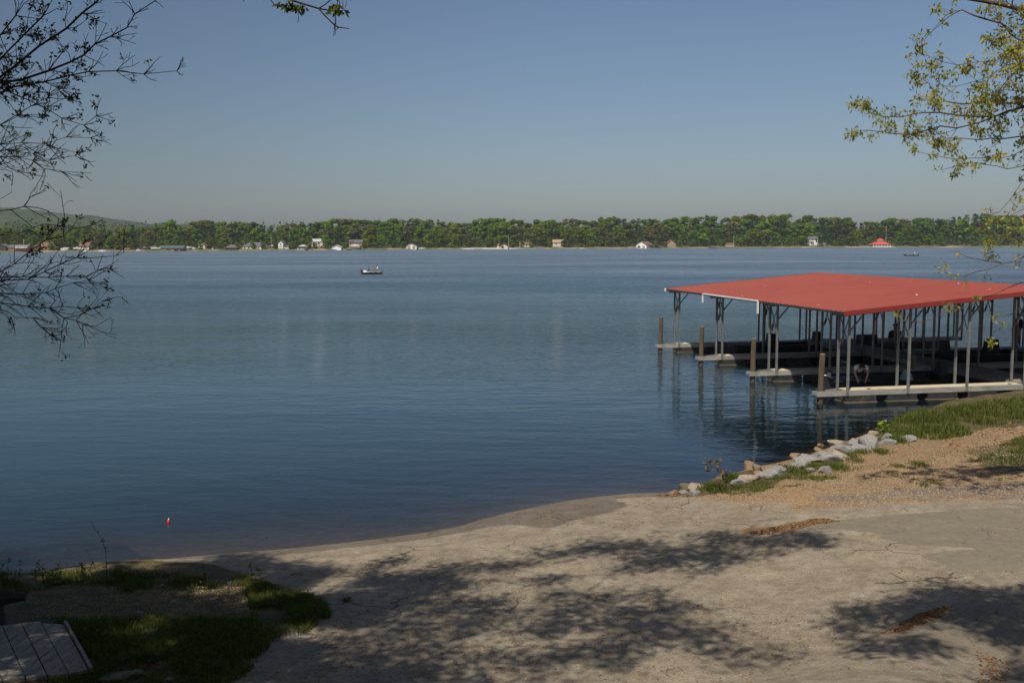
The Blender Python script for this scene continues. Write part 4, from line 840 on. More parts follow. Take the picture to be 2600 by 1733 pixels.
for (px, py, w, lb) in ((142, 1480, 40, 'dark rounded rock in the shaded weeds at far left'), (162, 1491, 22, 'small pale rock beside the dark rounded one at left'), (490, 1476, 34, 'pale stone at the upper edge of the shaded gravel'), (580, 1480, 26, 'pale stone right of the other at the shaded gravel edge'), (430, 1726, 34, 'white stone at the bottom edge by the shaded grass'), (310, 1722, 120, 'low flat grey rock at the bottom left edge'), (2590, 1088, 40, 'brown lump of driftwood at the right edge of the gravel'), (412, 1484, 16, 'small white stone in the shaded gravel'), (348, 1556, 30, 'pale flat stone at the lower edge of the shaded gravel')):
    p = gp(px, py); m = p[1]/F; s = w*m/2; me = RM[rt.randrange(10)].copy(); me.materials.append(M_rock[3 if 'flat grey' in lb or 'dark' in lb else 0 if 'brown' not in lb else 2]); o = bpy.data.objects.new('rock', me); COL.objects.link(o); o.location = tuple(p); o.scale = (s, s, s*.5); o.rotation_euler = (0, 0, rt.uniform(0, 6)); tag(o, lb, 'rock', 'loose rocks near the ramp')

# ------------------------------------------------------------------ grass, weeds, litter
def blades(P, hgt, lean, wid):
    n = len(P); a = RNG.uniform(0, 2*np.pi, n); L = hgt*RNG.uniform(.45, 1.15, n); ln = lean*RNG.uniform(.2, 1.3, n)*L; wd = wid*RNG.uniform(.6, 1.3, n)
    d = np.stack([np.cos(a), np.sin(a), np.zeros(n)], 1); s = np.stack([-np.sin(a+RNG.normal(0, .8, n)), np.cos(a), np.zeros(n)], 1)*wd[:, None]; up = np.array([0, 0, 1.0])
    b = P-up*.02; m = P+up*(L*.55)[:, None]+d*(ln*.3)[:, None]; t = P+up*(L*.92)[:, None]+d*ln[:, None]
    q1 = np.stack([b-s, b+s, m+s*.7, m-s*.7], 1); q2 = np.stack([m-s*.7, m+s*.7, t+s*.08, t-s*.08], 1)
    return np.concatenate([q1, q2])
def scatter(poly, n, jit=18):
    """random ground points whose picture position falls in poly, clumped"""
    xs = [a for a, b in poly]; ys = [b for a, b in poly]; out = []
    c = np.array([gp(min(max(a, -60), 2660), b)[:2] for a, b in poly]); lo = c.min(0)-.5; hi = c.max(0)+.5; tot = 0
    while tot < n:
        q = RNG.uniform(lo, hi, (n*3, 2)); z = height(q[:, 0], q[:, 1]); P = np.column_stack([q, z]); u, v = project(P)
        k = inpoly(u+(fbm(q[:, 0], q[:, 1], 1.5, 3, 2)-.5)*jit*4, v+(fbm(q[:, 0], q[:, 1], 1.5, 3, 6)-.5)*jit*1.5, poly) & (z > 0.02)
        P = P[k]; out.append(P); tot += len(P)
        if len(P) < 3: break
    return np.concatenate(out)[:n] if out else np.zeros((0, 3))
G = []
def addgrass(poly, n, h, lean=.5, wid=.006, thr=.45, sc=2.2, jit=14):
    P = scatter(poly, int(n*1.6), jit); k = fbm(P[:, 0], P[:, 1], sc, 4, 12)+RNG.normal(0, .05, len(P)) > thr; P = P[k][:n]
    if len(P): G.append(blades(P, h*(.5+fbm(P[:, 0], P[:, 1], 1.1, 2, 7)), lean, wid))
addgrass([(120, 1575), (420, 1572), (640, 1575), (800, 1550), (790, 1600), (700, 1640), (640, 1700), (560, 1760), (80, 1760), (240, 1690)], 19000, .12, .8, .0042, .36)
addgrass([(560, 1470), (640, 1462), (700, 1490), (830, 1535), (830, 1575), (640, 1580), (640, 1520)], 5600, .10, .8, .0042, .38)
addgrass([(-60, 1462), (120, 1462), (330, 1456), (560, 1468), (600, 1488), (300, 1486), (150, 1492), (-60, 1530)], 8500, .11, .6, .0042, .38)
addgrass([(240, 1465), (640, 1462), (700, 1500), (300, 1500)], 1600, .10, .5, .005, .5)
addgrass([(2230, 1118), (2270, 1078), (2330, 1052), (2440, 1040), (2480, 1048), (2440, 1070), (2400, 1090), (2330, 1108), (2260, 1125)], 4200, .24, .6, .008, .44)
addgrass([(2200, 1130), (2280, 1070), (2340, 1045), (2640, 1000), (2640, 1085), (2420, 1110), (2300, 1125)], 3000, .09, .8, .007, .42, 4.0)
addgrass([(2270, 1100), (2420, 1085), (2480, 1100), (2380, 1118)], 1500, .2, .6, .010, .4)
addgrass([(2440, 1045), (2500, 1020), (2640, 1005), (2640, 1060), (2540, 1075), (2450, 1078)], 3000, .22, .6, .009, .45)
addgrass([(2470, 1175), (2560, 1120), (2640, 1095), (2640, 1165), (2560, 1185)], 3000, .08, .7, .006, .47)
addgrass([(1770, 1258), (1850, 1238), (2050, 1200), (2150, 1215), (2000, 1238), (1880, 1258)], 3200, .05, .8, .006, .48)
addgrass([(1800, 1250), (2000, 1215), (2200, 1180), (2400, 1150), (2600, 1110), (2600, 1190), (2300, 1215), (1900, 1262)], 2200, .045, .8, .006, .60)
for (a, b, r, n, h) in ((1800, 1240, 26, 420, .17), (1825, 1245, 20, 300, .15), (1868, 1240, 12, 120, .09), (2010, 1196, 28, 420, .13), (2045, 1200, 14, 160, .12), (2075, 1188, 20, 320, .14), (2125, 1188, 24, 400, .15), (2150, 1160, 22, 320, .13), (2185, 1150, 20, 260, .12), (2235, 1148, 18, 280, .14), (2180, 1172, 14, 140, .09), (2275, 1120, 22, 380, .2), (2280, 1184, 16, 150, .08), (2330, 1180, 18, 200, .11), (2370, 1225, 16, 120, .06), (2345, 1232, 14, 90, .06), (1857, 1222, 14, 260, .24), (2264, 1202, 14, 110, .06), (880, 1525, 10, 60, .07), (330, 1495, 18, 160, .13), (370, 1490, 16, 160, .12)):
    c = gp(a, b); m = c[1]/F*r; q = RNG.normal(size=(n, 2))*np.array([m*.6, m*1.1])+c[:2]; z = height(q[:, 0], q[:, 1]); k = z > .03; G.append(blades(np.column_stack([q, z])[k], h, .7, .006))
G = np.concatenate(G); gt = np.clip(RNG.normal(.45, .25, len(G)), 0, 1)
tag(link('grass', quads_mesh('grass', G, 4, {'tint': gt}), None, M_grass), kind='stuff')
# leaf litter and pebbles
def flat_bits(P, size, lift=.01, curl=.4):
    n = len(P); a = RNG.uniform(0, 6.28, n); s = size*RNG.uniform(.5, 1.4, n)[:, None]
    nn = np.stack([RNG.normal(0, curl, n), RNG.normal(0, curl, n), np.ones(n)], 1); nn /= np.linalg.norm(nn, axis=1)[:, None]
    d = np.stack([np.cos(a), np.sin(a), np.zeros(n)], 1); e = np.cross(nn, d); e /= np.linalg.norm(e, axis=1)[:, None]; d = np.cross(e, nn); P = P+np.array([0, 0, lift])
    return np.stack([P-d*s, P-e*s*.5, P+d*s, P+e*s*.5], 1)
L = []
def litter(poly, n, size=.022, thr=.5, sc=2.5):
    P = scatter(poly, n*2, 12); k = fbm(P[:, 0], P[:, 1], sc, 4, 40) > thr; P = P[k][:n]
    if len(P): L.append(flat_bits(P, size))
litter([(560, 1733), (900, 1400), (1500, 1330), (2600, 1290), (2640, 1760), (560, 1760)], 2600, .016, .56)
litter([(900, 1500), (1500, 1500), (2000, 1560), (2100, 1733), (700, 1733)], 2600, .014, .54, 3.5); litter([(1250, 1270), (1700, 1262), (1900, 1330), (1500, 1345), (1300, 1330)], 900, .016, .54, 3.0)
litter([(1670, 1256), (1760, 1236), (1800, 1248), (1760, 1262)], 380, .03, .3); litter([(1880, 1352), (2080, 1318), (2130, 1322), (1960, 1356)], 500, .025, .3)
litter([(2230, 1612), (2330, 1555), (2430, 1535), (2420, 1552), (2300, 1600)], 420, .02, .3); litter([(240, 1690), (480, 1650), (640, 1640), (600, 1733), (260, 1740)], 500, .03, .45)
litter([(2360, 1120), (2600, 1050), (2640, 1130), (2480, 1160)], 400, .04, .45); litter([(2470, 1650), (2560, 1690), (2560, 1740), (2500, 1733)], 160, .02, .3)
LQ = np.concatenate(L); tag(link('fallen_leaves', quads_mesh('fallen_leaves', LQ, 4, {'tint': RNG.random(len(LQ))}), None, M_litter), kind='stuff')
P = np.concatenate([scatter([(1790, 1262), (1990, 1238), (2150, 1190), (2400, 1150), (2640, 1080), (2640, 1262), (2200, 1285), (1950, 1285)], 9000, 20), scatter([(60, 1520), (300, 1488), (700, 1490), (720, 1540), (600, 1572), (120, 1585)], 5200), scatter([(600, 1733), (1000, 1400), (2600, 1290), (2640, 1760)], 1000)])
n = len(P); s = RNG.uniform(.006, .017, n)*(1+.35*(P[:, 1] > 18)); up = np.array([0, 0, 1.0]); a = RNG.uniform(0, 6.28, n)
ring = [P+np.stack([np.cos(a+k*2.094)*s, np.sin(a+k*2.094)*s*.8, -.3*s], 1) for k in range(3)]; top = P+up*(s*.75)[:, None]+RNG.normal(0, .2, (n, 3))*s[:, None]
T = np.concatenate([np.stack([ring[0], ring[1], top], 1), np.stack([ring[1], ring[2], top], 1), np.stack([ring[2], ring[0], top], 1)])
ti = np.tile(RNG.random(n), 3); me = quads_mesh('gravel', T, 3, {'tint': ti}); tag(link('gravel', me, None, M_peb), kind='stuff')

# ------------------------------------------------------------------ weeds and saplings
def weed(label, pts_px, Yoff=0, r=.004, seeds=0, cat='weed', grp=None, mat=None, leaf=None, nleaf=0, lsize=.03):
    base = gp(*pts_px[0]); Y0 = base[1]; o = empty('weed' if cat == 'weed' else 'sapling', base, 0, label, cat, grp); m = MB()
    P = [base]+[at(a, b, Y0+Yoff*i/len(pts_px)) for i, (a, b) in enumerate(pts_px[1:], 1)]; P = [p-base for p in P]
    m.tube(P, list(np.linspace(r, r*.4, len(P))), 5)
    for i in range(seeds):
        k = rt.randrange(1, len(P)); q = P[k]+np.array([rt.uniform(-.04, .04), rt.uniform(-.04, .04), rt.uniform(0, .07)]); m.tube([P[k], q], [r*.6, r*.3], 4); m.box(q, (.012, .012, .016))
    m.build('stem', mat or M_barkdark, o)
    if nleaf:
        C = np.array([P[rt.randrange(1, len(P))] for _ in range(nleaf)])+RNG.normal(0, lsize*1.3, (nleaf, 3)); link('foliage', quads_mesh('foliage', flat_bits(C, lsize, 0, 1.2), 4, {'tint': RNG.random(nleaf)}), o, leaf)
    return o
weed('tall dry weed stem arching left with a seed head at the top', [(272, 1490), (270, 1440), (268, 1400), (262, 1375), (248, 1350), (236, 1336)], 0, .005, 14)
weed('low dry weed stem bowed over to the left', [(246, 1450), (236, 1425), (222, 1400), (205, 1385), (188, 1379), (166, 1379)], 0, .004, 2)
weed('straight thin dry stem left of the bowed one', [(166, 1470), (170, 1430), (173, 1400)], 0, .003, 4)
for i, (a, b, h) in enumerate(((50, 1468, 36), (92, 1466, 34), (20, 1470, 44), (150, 1465, 30), (212, 1462, 24), (110, 1464, 24), (455, 1484, 36), (642, 1470, 36), (520, 1482, 26), (660, 1474, 30), (10, 1466, 30), (232, 1460, 26))):
    weed(['leafy dark weed standing up at the left water edge', 'short dark leafy weed on the shaded left bank'][i % 2], [(a, b+14), (a+rt.uniform(-4, 4), b-h*.3), (a+rt.uniform(-6, 6), b-h)], 0, .005, 5, 'weed', 'leafy weeds on the left bank', None, M_leafL, 26, .022)
weed('pale dry grass stalk crossing the planks', [(128, 1745), (134, 1700), (145, 1660)], .1, .004, 0, 'weed', None, M_wood)
# withered sapling at the riprap and green sapling
sp_ = gp(1843, 1246); o = empty('sapling', sp_, 0, 'thin sapling with withered brown leaves beside the mossy rock', 'sapling'); m = MB(); tips = []
for path in ([(1843, 1246), (1836, 1215), (1826, 1195), (1808, 1178), (1794, 1168)], [(1836, 1215), (1832, 1190), (1824, 1172)], [(1826, 1195), (1800, 1186)], [(1838, 1225), (1842, 1200)]):
    P = [at(a, b, sp_[1])-sp_ for a, b in path]; m.tube(P, list(np.linspace(.012, .005, len(P))), 5); tips += P[1:]
m.build('stem', M_bark, o); C = np.repeat(np.array(tips), 9, 0)+RNG.normal(0, .055, (len(tips)*9, 3))+np.array([0, 0, -.02])
link('foliage', quads_mesh('foliage', flat_bits(C, .045, 0, 1.3), 4, {'tint': RNG.random(len(C))}), o, leafmat('withered_leaves', (0.07, 0.045, 0.03), (0.20, 0.14, 0.07), .2))
sp_ = gp(2245, 1098); o = empty('sapling', sp_, 0, 'bright yellow-green sapling at the top of the riprap', 'sapling'); m = MB(); tips = []
for path in ([(2245, 1098), (2243, 1085), (2236, 1077)], [(2244, 1090), (2252, 1084)], [(2243, 1085), (2246, 1078)], [(2244, 1092), (2232, 1088)]):
    P = [at(a, b, sp_[1])-sp_ for a, b in path]; m.tube(P, list(np.linspace(.01, .004, len(P))), 5); tips += P[1:]
m.build('stem', M_bark, o); C = np.repeat(np.array(tips), 16, 0)+RNG.normal(0, .06, (len(tips)*16, 3))
link('foliage', quads_mesh('foliage', flat_bits(C, .045, 0, 1.3), 4, {'tint': RNG.random(len(C))}), o, leafmat('fresh_leaves', (0.16, 0.27, 0.03), (0.34, 0.42, 0.06), .4))

# ------------------------------------------------------------------ plank platform at bottom left, stump
zd = float(gp(235, 1700)[2])+.14
def dpt(a, b): return onz(a, b, zd)
seams = [((-46, 1592), (8, 1732)), ((4.7, 1585.9), (65.4, 1719.6)), ((54, 1580), (120.6, 1713)), ((102.9, 1576.5), (174.9, 1708.5)), ((159, 1579), (223.5, 1697))]
seams = [((-146, 1600), (-106, 1745)), ((-96, 1596), (-49, 1738))]+seams
o = empty('plank_platform', dpt(100, 1650), 0, 'low weathered plank platform at the bottom left corner', 'platform'); c0 = dpt(100, 1650)
for i in range(len(seams)-1):
    (a1, b1), (a2, b2) = seams[i], seams[i+1]
    A = dpt(*a1)+0; B = dpt(*a2)+0; C = dpt(*b2); D = dpt(*b1)
    d = B-A; g = .007/np.linalg.norm(d); A2 = A+d*g; B2 = B-d*g; e = C-D; C2 = C-e*g; D2 = D+e*g
    if i == 5: A2 = A2+(D2-A2)*.03
    if i == 5: B2 = B2+(C2-B2)*.05
    q = MB(); zoff = rt.uniform(-.004, .004); q.prism([p-c0+np.array([0, 0, zoff]) for p in (A2, D2, C2, B2)], (0, 0, -.04), (0, 0, 0)); q.build('plank', M_wood, o)
A, B, C, D = dpt(162, 1578), dpt(170, 1578), dpt(236, 1695), dpt(227, 1697); q = MB(); q.prism([p-c0+np.array([0, 0, .02]) for p in (A, D, C, B)], (0, 0, -.12), (0, 0, 0)); q.build('edge_board', M_wood, o)
q = MB(); A = dpt(-110, 1748); B = dpt(232, 1698); q.beam(A-c0+(0, .05, -.11), B-c0+(0, .05, -.11), .05, .14); q.build('frame', M_barkdark, o); q = MB(); A = dpt(-150, 1600); B = dpt(160, 1582); q.beam(A-c0+(0, -.05, -.11), B-c0+(0, -.05, -.11), .05, .14); q.build('frame', M_barkdark, o)
p = gp(-14, 1590); o = empty('tree_stump', p, 0, 'blackish broken tree stump at the left edge behind the planks', 'stump'); q = MB(); m = p[1]/F
q.tube([(0, 0, -.1), (.0, 0, .2), (-.01, 0, 145*m)], [30*m, 26*m, 20*m], 12); q.build('trunk', M_barkdark, o)
q = MB(); q.tube([(0, 0, 70*m), (40*m, .05, 78*m), (78*m, .1, 74*m)], [22*m, 17*m, 10*m], 9); q.build('broken_limb', M_barkdark, o)

# ------------------------------------------------------------------ near trees
class Tree:
    def __init__(s, name, label, base, seed):
        s.o = empty(name, base, 0, label, 'tree'); s.b = np.array(base, float); s.m = MB(); s.r = random.Random(seed); s.tips = []; s.mid = []
    def twig(s, p, d, L, r, lev, up=.12, spread=.75, flat=.5):
        R = s.r; k = max(3, int(L/.075)); P = [p]; dd = d/np.linalg.norm(d)
        for i in range(k):
            dd = dd+np.array([R.gauss(0, .17), R.gauss(0, .12)*flat, R.gauss(0, .17)+up*.22]); dd /= np.linalg.norm(dd); P.append(P[-1]+dd*L/k)
        rr = list(np.linspace(r, max(r*.35, .0022), len(P))); s.m.tube([q-s.b for q in P], rr, 4 if lev > 0 else 5)
        s.tips.append((P[-1], dd)); 
        if lev > 0: s.mid += [(q, dd) for q in P[1:-1:2]]
        if lev < 2:
            for i in range(1, len(P)-1):
                if R.random() < (.56 if lev == 0 else .42):
                    sd = 1 if (i+R.randrange(2)) % 2 else -1; ax = np.array([R.gauss(0, .15), 1.0*R.choice((-1, 1))*.0+1, R.gauss(0, .15)])
                    t = P[min(i+1, len(P)-1)]-P[i]; t /= np.linalg.norm(t); side = np.cross(ax, t)*sd; nd = t*R.uniform(.5, .9)+side*R.uniform(.5, .9)*spread+np.array([0, R.gauss(0, .35)*flat, 0])
                    s.twig(P[i], nd, L*R.uniform(.32, .62)*(1-.4*i/len(P)), rr[i]*.62, lev+1, up, spread, flat)
    def limb(s, px, Y, r0, r1, dens=1.0, L=(.5, 1.1), jitter=.5, up=.1, tiponly=0.0, root=None, spread=.8):
        R = s.r; P = []; n = len(px); y = Y+R.uniform(-jitter, jitter)
        if root is not None: P += [np.array(root, float)]
        for i, (a, b) in enumerate(px): y += R.uniform(-.12, .12); P.append(at(a, b, y))
        Q = [P[0]]                               # subdivide with small kinks
        for i in range(len(P)-1):
            a, b = P[i], P[i+1]; dl = np.linalg.norm(b-a); k = max(1, min(30, int(dl/.2)))
            for j in range(1, k+1):
                q = a+(b-a)*j/k
                if j < k: q = q+np.array([R.gauss(0, .014), R.gauss(0, .03), R.gauss(0, .014)])+(np.array([0, 0, .22*math.sin(3.14*j/k)+.05*math.sin(9.0*j/k)]) if root is not None and i == 0 else 0)
                Q.append(q)
        rr = list(np.linspace(r0, r1, len(Q))); s.m.tube([q-s.b for q in Q], rr, 7)
        s.tips.append((Q[-1], Q[-1]-Q[-2]))
        for i in range(1, len(Q)):
            if i/len(Q) < tiponly: continue
            u, v = project(Q[i]); 
            if u[0] < -900 or u[0] > PW+1100: continue
            if (u[0] < -200 or u[0] > PW+200) and R.random() < .45: continue
            for _ in range(4 if dens > 2 else 3 if dens > 1 else 2):
                if R.random() < .62*dens:
                    t = Q[i]-Q[i-1]; t /= np.linalg.norm(t)+1e-9; sd = R.choice((-1, 1)); side = np.cross(np.array([0, 1.0, 0]), t)*sd
                    nd = t*R.uniform(.45, .95)+side*R.uniform(.4, .9)*spread+np.array([0, R.gauss(0, .5), 0])
                    s.twig(Q[i], nd, R.uniform(*L)*(1.15-.8*i/len(Q)), max(.004, rr[i]*.42), 0 if R.random() < .6 else 1, up, spread)
    def finish(s, mat): s.m.build('trunk', mat, s.o, True)
def leaf_cluster(pts, nper, length, width, spread, droop=.3):
    """pts (n,3) -> leaves radiating from each point"""
    P = np.repeat(np.array(pts), nper, 0); n = len(P); d = RNG.normal(size=(n, 3)); d[:, 2] -= droop; d /= np.linalg.norm(d, axis=1)[:, None]
    e = np.cross(d, RNG.normal(size=(n, 3))); e /= np.linalg.norm(e, axis=1)[:, None]; L = length*RNG.uniform(.5, 1.2, n)[:, None]; P = P+RNG.normal(0, spread, (n, 3)); w = width*RNG.uniform(.6, 1.3, n)[:, None]
    return np.stack([P, P+d*L*.55+e*w, P+d*L, P+d*L*.55-e*w], 1), np.repeat(np.clip(RNG.normal(.45, .3, len(pts)), 0, 1), nper)
# --- left tree with nearly bare branches
Y1 = 9.2; tb = (-8.4, 9.0, float(height(-8.4, 9.0)))
LT = Tree('bare_branched_tree', 'nearly bare tree reaching in from the left edge with tiny dark leaves', tb, 5)
T0 = np.array(tb); top = T0+np.array([.4, .2, 5.2])
LT.m.tube([(0, 0, -.3), (.05, 0, 1.4), (.2, .1, 3.2), (.3, .1, 5.2), (.5, -.3, 7.5)], [.26, .21, .17, .13, .06], 12)
rL = lambda z: T0+np.array([.2, .1, z-T0[2]])
for px_, r0, rt_, z0, dn in (
    ([(0, 236), (28, 222), (112, 208), (180, 191), (224, 182), (295, 180), (365, 188), (449, 180)], .040, .004, 5.6, .8),
    ([(0, 210), (56, 202), (123, 180), (180, 157), (213, 140), (241, 112), (280, 93), (323, 70), (342, 36), (393, 3)], .042, .006, 5.6, .9),
    ([(0, 196), (42, 165), (98, 118), (168, 73), (208, 34), (238, 11), (270, -20)], .030, .012, 5.9, .8),
    ([(0, 224), (56, 247), (112, 272), (157, 300), (213, 318), (244, 295)], .022, .004, 5.5, .8),
    ([(0, 317), (42, 292), (79, 269), (121, 247), (160, 230)], .020, .004, 5.0, .7),
    ([(0, 367), (56, 362), (118, 365), (168, 348), (230, 350)], .020, .003, 4.8, .8),
    ([(0, 384), (17, 381), (84, 390), (126, 373), (193, 387)], .018, .003, 4.8, .8),
    ([(0, 398), (42, 398), (84, 407), (126, 407), (190, 395)], .018, .003, 4.8, .7),
    ([(0, 418), (42, 432), (73, 426)], .010, .003, 4.7, .4),
    ([(82, 408), (112, 429), (149, 432)], .008, .003, None, .5),
    ([(0, 712), (70, 709), (112, 690), (154, 670), (196, 653), (252, 620), (269, 605)], .026, .004, 3.3, .6),
    ([(0, 704), (56, 702), (121, 704), (168, 701), (219, 704), (247, 687), (275, 680)], .024, .003, 3.3, .6),
    ([(0, 744), (56, 746), (118, 743), (140, 732), (185, 718), (224, 712), (252, 720)], .022, .003, 3.2, .6),
    ([(0, 768), (70, 777), (126, 782), (157, 777), (196, 781), (238, 782), (261, 763)], .022, .003, 3.1, .6),
    ([(0, 785), (28, 805), (84, 807), (107, 830), (129, 849)], .013, .003, 3.1, .5),
    ([(126, 782), (163, 807), (193, 813), (210, 824)], .010, .003, None, .6),
    ([(0, 690), (36, 670), (70, 642), (118, 608), (146, 575), (149, 555)], .017, .005, 3.4, .3),
    ([(0, 535), (28, 532), (62, 524), (95, 527), (121, 535), (149, 555)], .013, .005, 4.2, .15),
    ([(0, 597), (42, 595), (72, 583), (107, 569)], .010, .003, 3.8, .2),
    ([(60, 524), (78, 500), (94, 490), (95, 466)], .006, .003, None, .1),
    ([(0, 505), (30, 488), (30, 470)], .006, .003, 4.3, .2),
    ([(118, 608), (160, 600), (184, 580)], .008, .003, None, .2),
    ([(168, 653), (294, 649), (314, 642)], .008, .003, None, .15),
    ([(0, 150), (60, 90), (110, 40), (150, -30)], .020, .010, 6.2, .9),
    ([(0, 90), (40, 40), (70, -20)], .016, .008, 6.5, .9)):
    LT.limb(px_, Y1, r0*.66, rt_*.7, dn*3.0, (.18, .62), .5, .12, 0, rL(z0) if z0 else None)
LT.finish(M_barkdark)
pts = [p for p, d in LT.tips]+[p for i, (p, d) in enumerate(LT.mid) if i % 4 == 0]; pts = np.array(pts); u, v = project(pts)
dens = np.where(v < 300, np.where(u < 250, .55, .05), .08); pts = pts[RNG.random(len(pts)) < dens]
Q, ti = leaf_cluster(pts, 7, .044, .009, .012, -.2); link('crown', quads_mesh('crown', Q, 4, {'tint': ti}), LT.o, M_leafL)

# --- right oak with spring leaves
Y2 = 17.0; tb = (14.2, 16.2, float(height(14.2, 16.2)))
RT = Tree('oak_tree', 'oak reaching in from the right edge with yellow-green spring leaves', tb, 9); T0r = np.array(tb)
RT.m.tube([(0, 0, -.3), (-.1, 0, 2), (-.3, .1, 4.5), (-.4, .1, 8), (-.6, -.6, 11), (-1.2, -1, 13)], [.4, .33, .28, .2, .13, .06], 12)
rR = lambda z: T0r+np.array([-.3, .1, 5.7+(z-5.7)*1.36-T0r[2]])
for px_, r0, rt_, z0, dn in (
    ([(2600, 272), (2557, 283), (2529, 295), (2459, 295), (2388, 286), (2346, 286), (2290, 297), (2243, 297), (2215, 278), (2192, 264)], .045, .004, 7.4, .7),
    ([(2600, 269), (2543, 289), (2487, 311), (2430, 325), (2388, 320), (2341, 334), (2307, 342), (2262, 339), (2206, 331), (2181, 331)], .040, .004, 7.4, .7),
    ([(2600, 345), (2543, 353), (2487, 355), (2444, 351), (2402, 351), (2374, 335), (2332, 337)], .030, .004, 6.9, .6),
    ([(2600, 25), (2543, 11), (2500, 3), (2458, -4)], .042, .026, 8.9, .6),
    ([(2570, 81), (2543, 59), (2500, 48), (2472, 39), (2442, 25), (2414, 39), (2374, 73), (2343, 104)], .016, .003, None, .45),
    ([(2600, 110), (2571, 90), (2543, 60)], .02, .01, 8.0, .6),
    ([(2620, 150), (2600, 165), (2571, 188), (2543, 222), (2515, 252)], .016, .005, 8.0, .7),
    ([(2600, 115), (2571, 135), (2529, 154), (2487, 157), (2430, 165), (2394, 157), (2343, 137)], .018, .003, 8.0, .7),
    ([(2600, 154), (2557, 165), (2529, 182), (2509, 196), (2481, 205), (2430, 219), (2400, 219)], .018, .003, 7.9, .7),
    ([(2570, 262), (2515, 261), (2444, 264), (2402, 258), (2380, 244), (2357, 210), (2332, 196)], .016, .003, None, .8),
    ([(2600, 379), (2543, 401), (2487, 401), (2425, 404), (2374, 395), (2324, 384)], .020, .003, 6.6, .6),
    ([(2600, 421), (2557, 429), (2529, 421), (2472, 412), (2430, 421), (2388, 432)], .016, .003, 6.4, .5),
    ([(2600, 454), (2585, 476), (2565, 507), (2537, 538), (2515, 541)], .012, .003, 6.2, .35),
    ([(2620, 520), (2580, 540), (2540, 560), (2510, 548)], .012, .003, 5.8, .5),
    ([(2640, 590), (2600, 600), (2570, 590), (2545, 600)], .012, .003, 5.5, .8),
    ([(2600, 650), (2571, 664), (2543, 670), (2509, 684), (2481, 689), (2444, 700), (2414, 698)], .022, .003, 5.3, .55),
    ([(2543, 667), (2500, 661), (2458, 653), (2425, 639)], .009, .003, None, .3),
    ([(2600, 715), (2557, 731), (2529, 745), (2487, 759), (2444, 782), (2402, 790), (2346, 818), (2276, 813)], .022, .003, 5.0, .42),
    ([(2600, 770), (2571, 796), (2537, 827), (2515, 857)], .012, .003, 4.8, .4),
    ([(2620, 30), (2600, 60), (2560, 70), (2520, 100)], .02, .004, 8.4, .8),
    ([(2640, 220), (2600, 232), (2550, 228), (2500, 240)], .014, .004, 7.7, .8)):
    RT.limb(px_, Y2, r0*1.2, rt_*1.25, dn*1.45, (.27, .85), .7, .04, 0, rR(z0) if z0 else None)
pts = np.array([p for p, d in RT.tips]+[p for i, (p, d) in enumerate(RT.mid) if i % 3 == 0]); u, v = project(pts)
keep = RNG.random(len(pts)) < np.where(v < 440, .95, np.where(v < 560, .25, .6)); pts = pts[keep]
Q1, t1 = leaf_cluster(pts, 8, .090, .018, .038, .55); Q2, t2 = leaf_cluster(pts[::2], 3, .13, .0045, .02, 3.0)   # leaves and catkins

# --- overhead oak behind the camera: its crown shades the ramp
tb = (-6.2, -2.5, float(height(-6.2, -2.5))); OT = Tree('overhanging_oak_tree', 'oak overhead whose twig tip hangs into the top of the picture', tb, 21); T0o = np.array(tb)
OT.m.tube([(0, 0, -.3), (0, .1, 2), (.3, .4, 4.5), (.6, 1.0, 7), (1.0, 2.4, 9)], [.4, .32, .27, .2, .12], 12)
def shade(polys, n, hr, thr, *_):
    out = []
    for poly, w in polys:
        c = np.array([gp(min(max(a, -700), 3100), min(b, 1900))[:2] for a, b in poly]); lo = c.min(0)-.3; hi = c.max(0)+.3; k = int(n*w); tot = 0; it = 0
        while tot < k and it < 60:
            it += 1; q = RNG.uniform(lo, hi, (2000, 2)); z = height(q[:, 0], q[:, 1]); P = np.column_stack([q, z]); u, v = project(P)
            ok = inpoly(u+(fbm(q[:, 0], q[:, 1], .9, 3, 51)-.5)*520, v+(fbm(q[:, 0], q[:, 1], .9, 3, 61)-.5)*90, poly) & (fbm(q[:, 0]*.8-q[:, 1]*.2, q[:, 1], 1.5, 2, 77) > thr)
            P = P[ok][:k-tot]; h = RNG.uniform(hr[0], hr[1], len(P)); t = (h-P[:, 2])/(-TRAVEL[2]); C = P-TRAVEL*t[:, None]
            cu, cv = project(C); dd = (C-np.array([0, 0, EYE]))@FWD; vis = (dd > .2) & (cu > -160) & (cu < PW+160) & (cv > -260) & (cv < PH)
            C = C[~vis]; out.append(C); tot += len(C)
    C = np.concatenate(out); return C
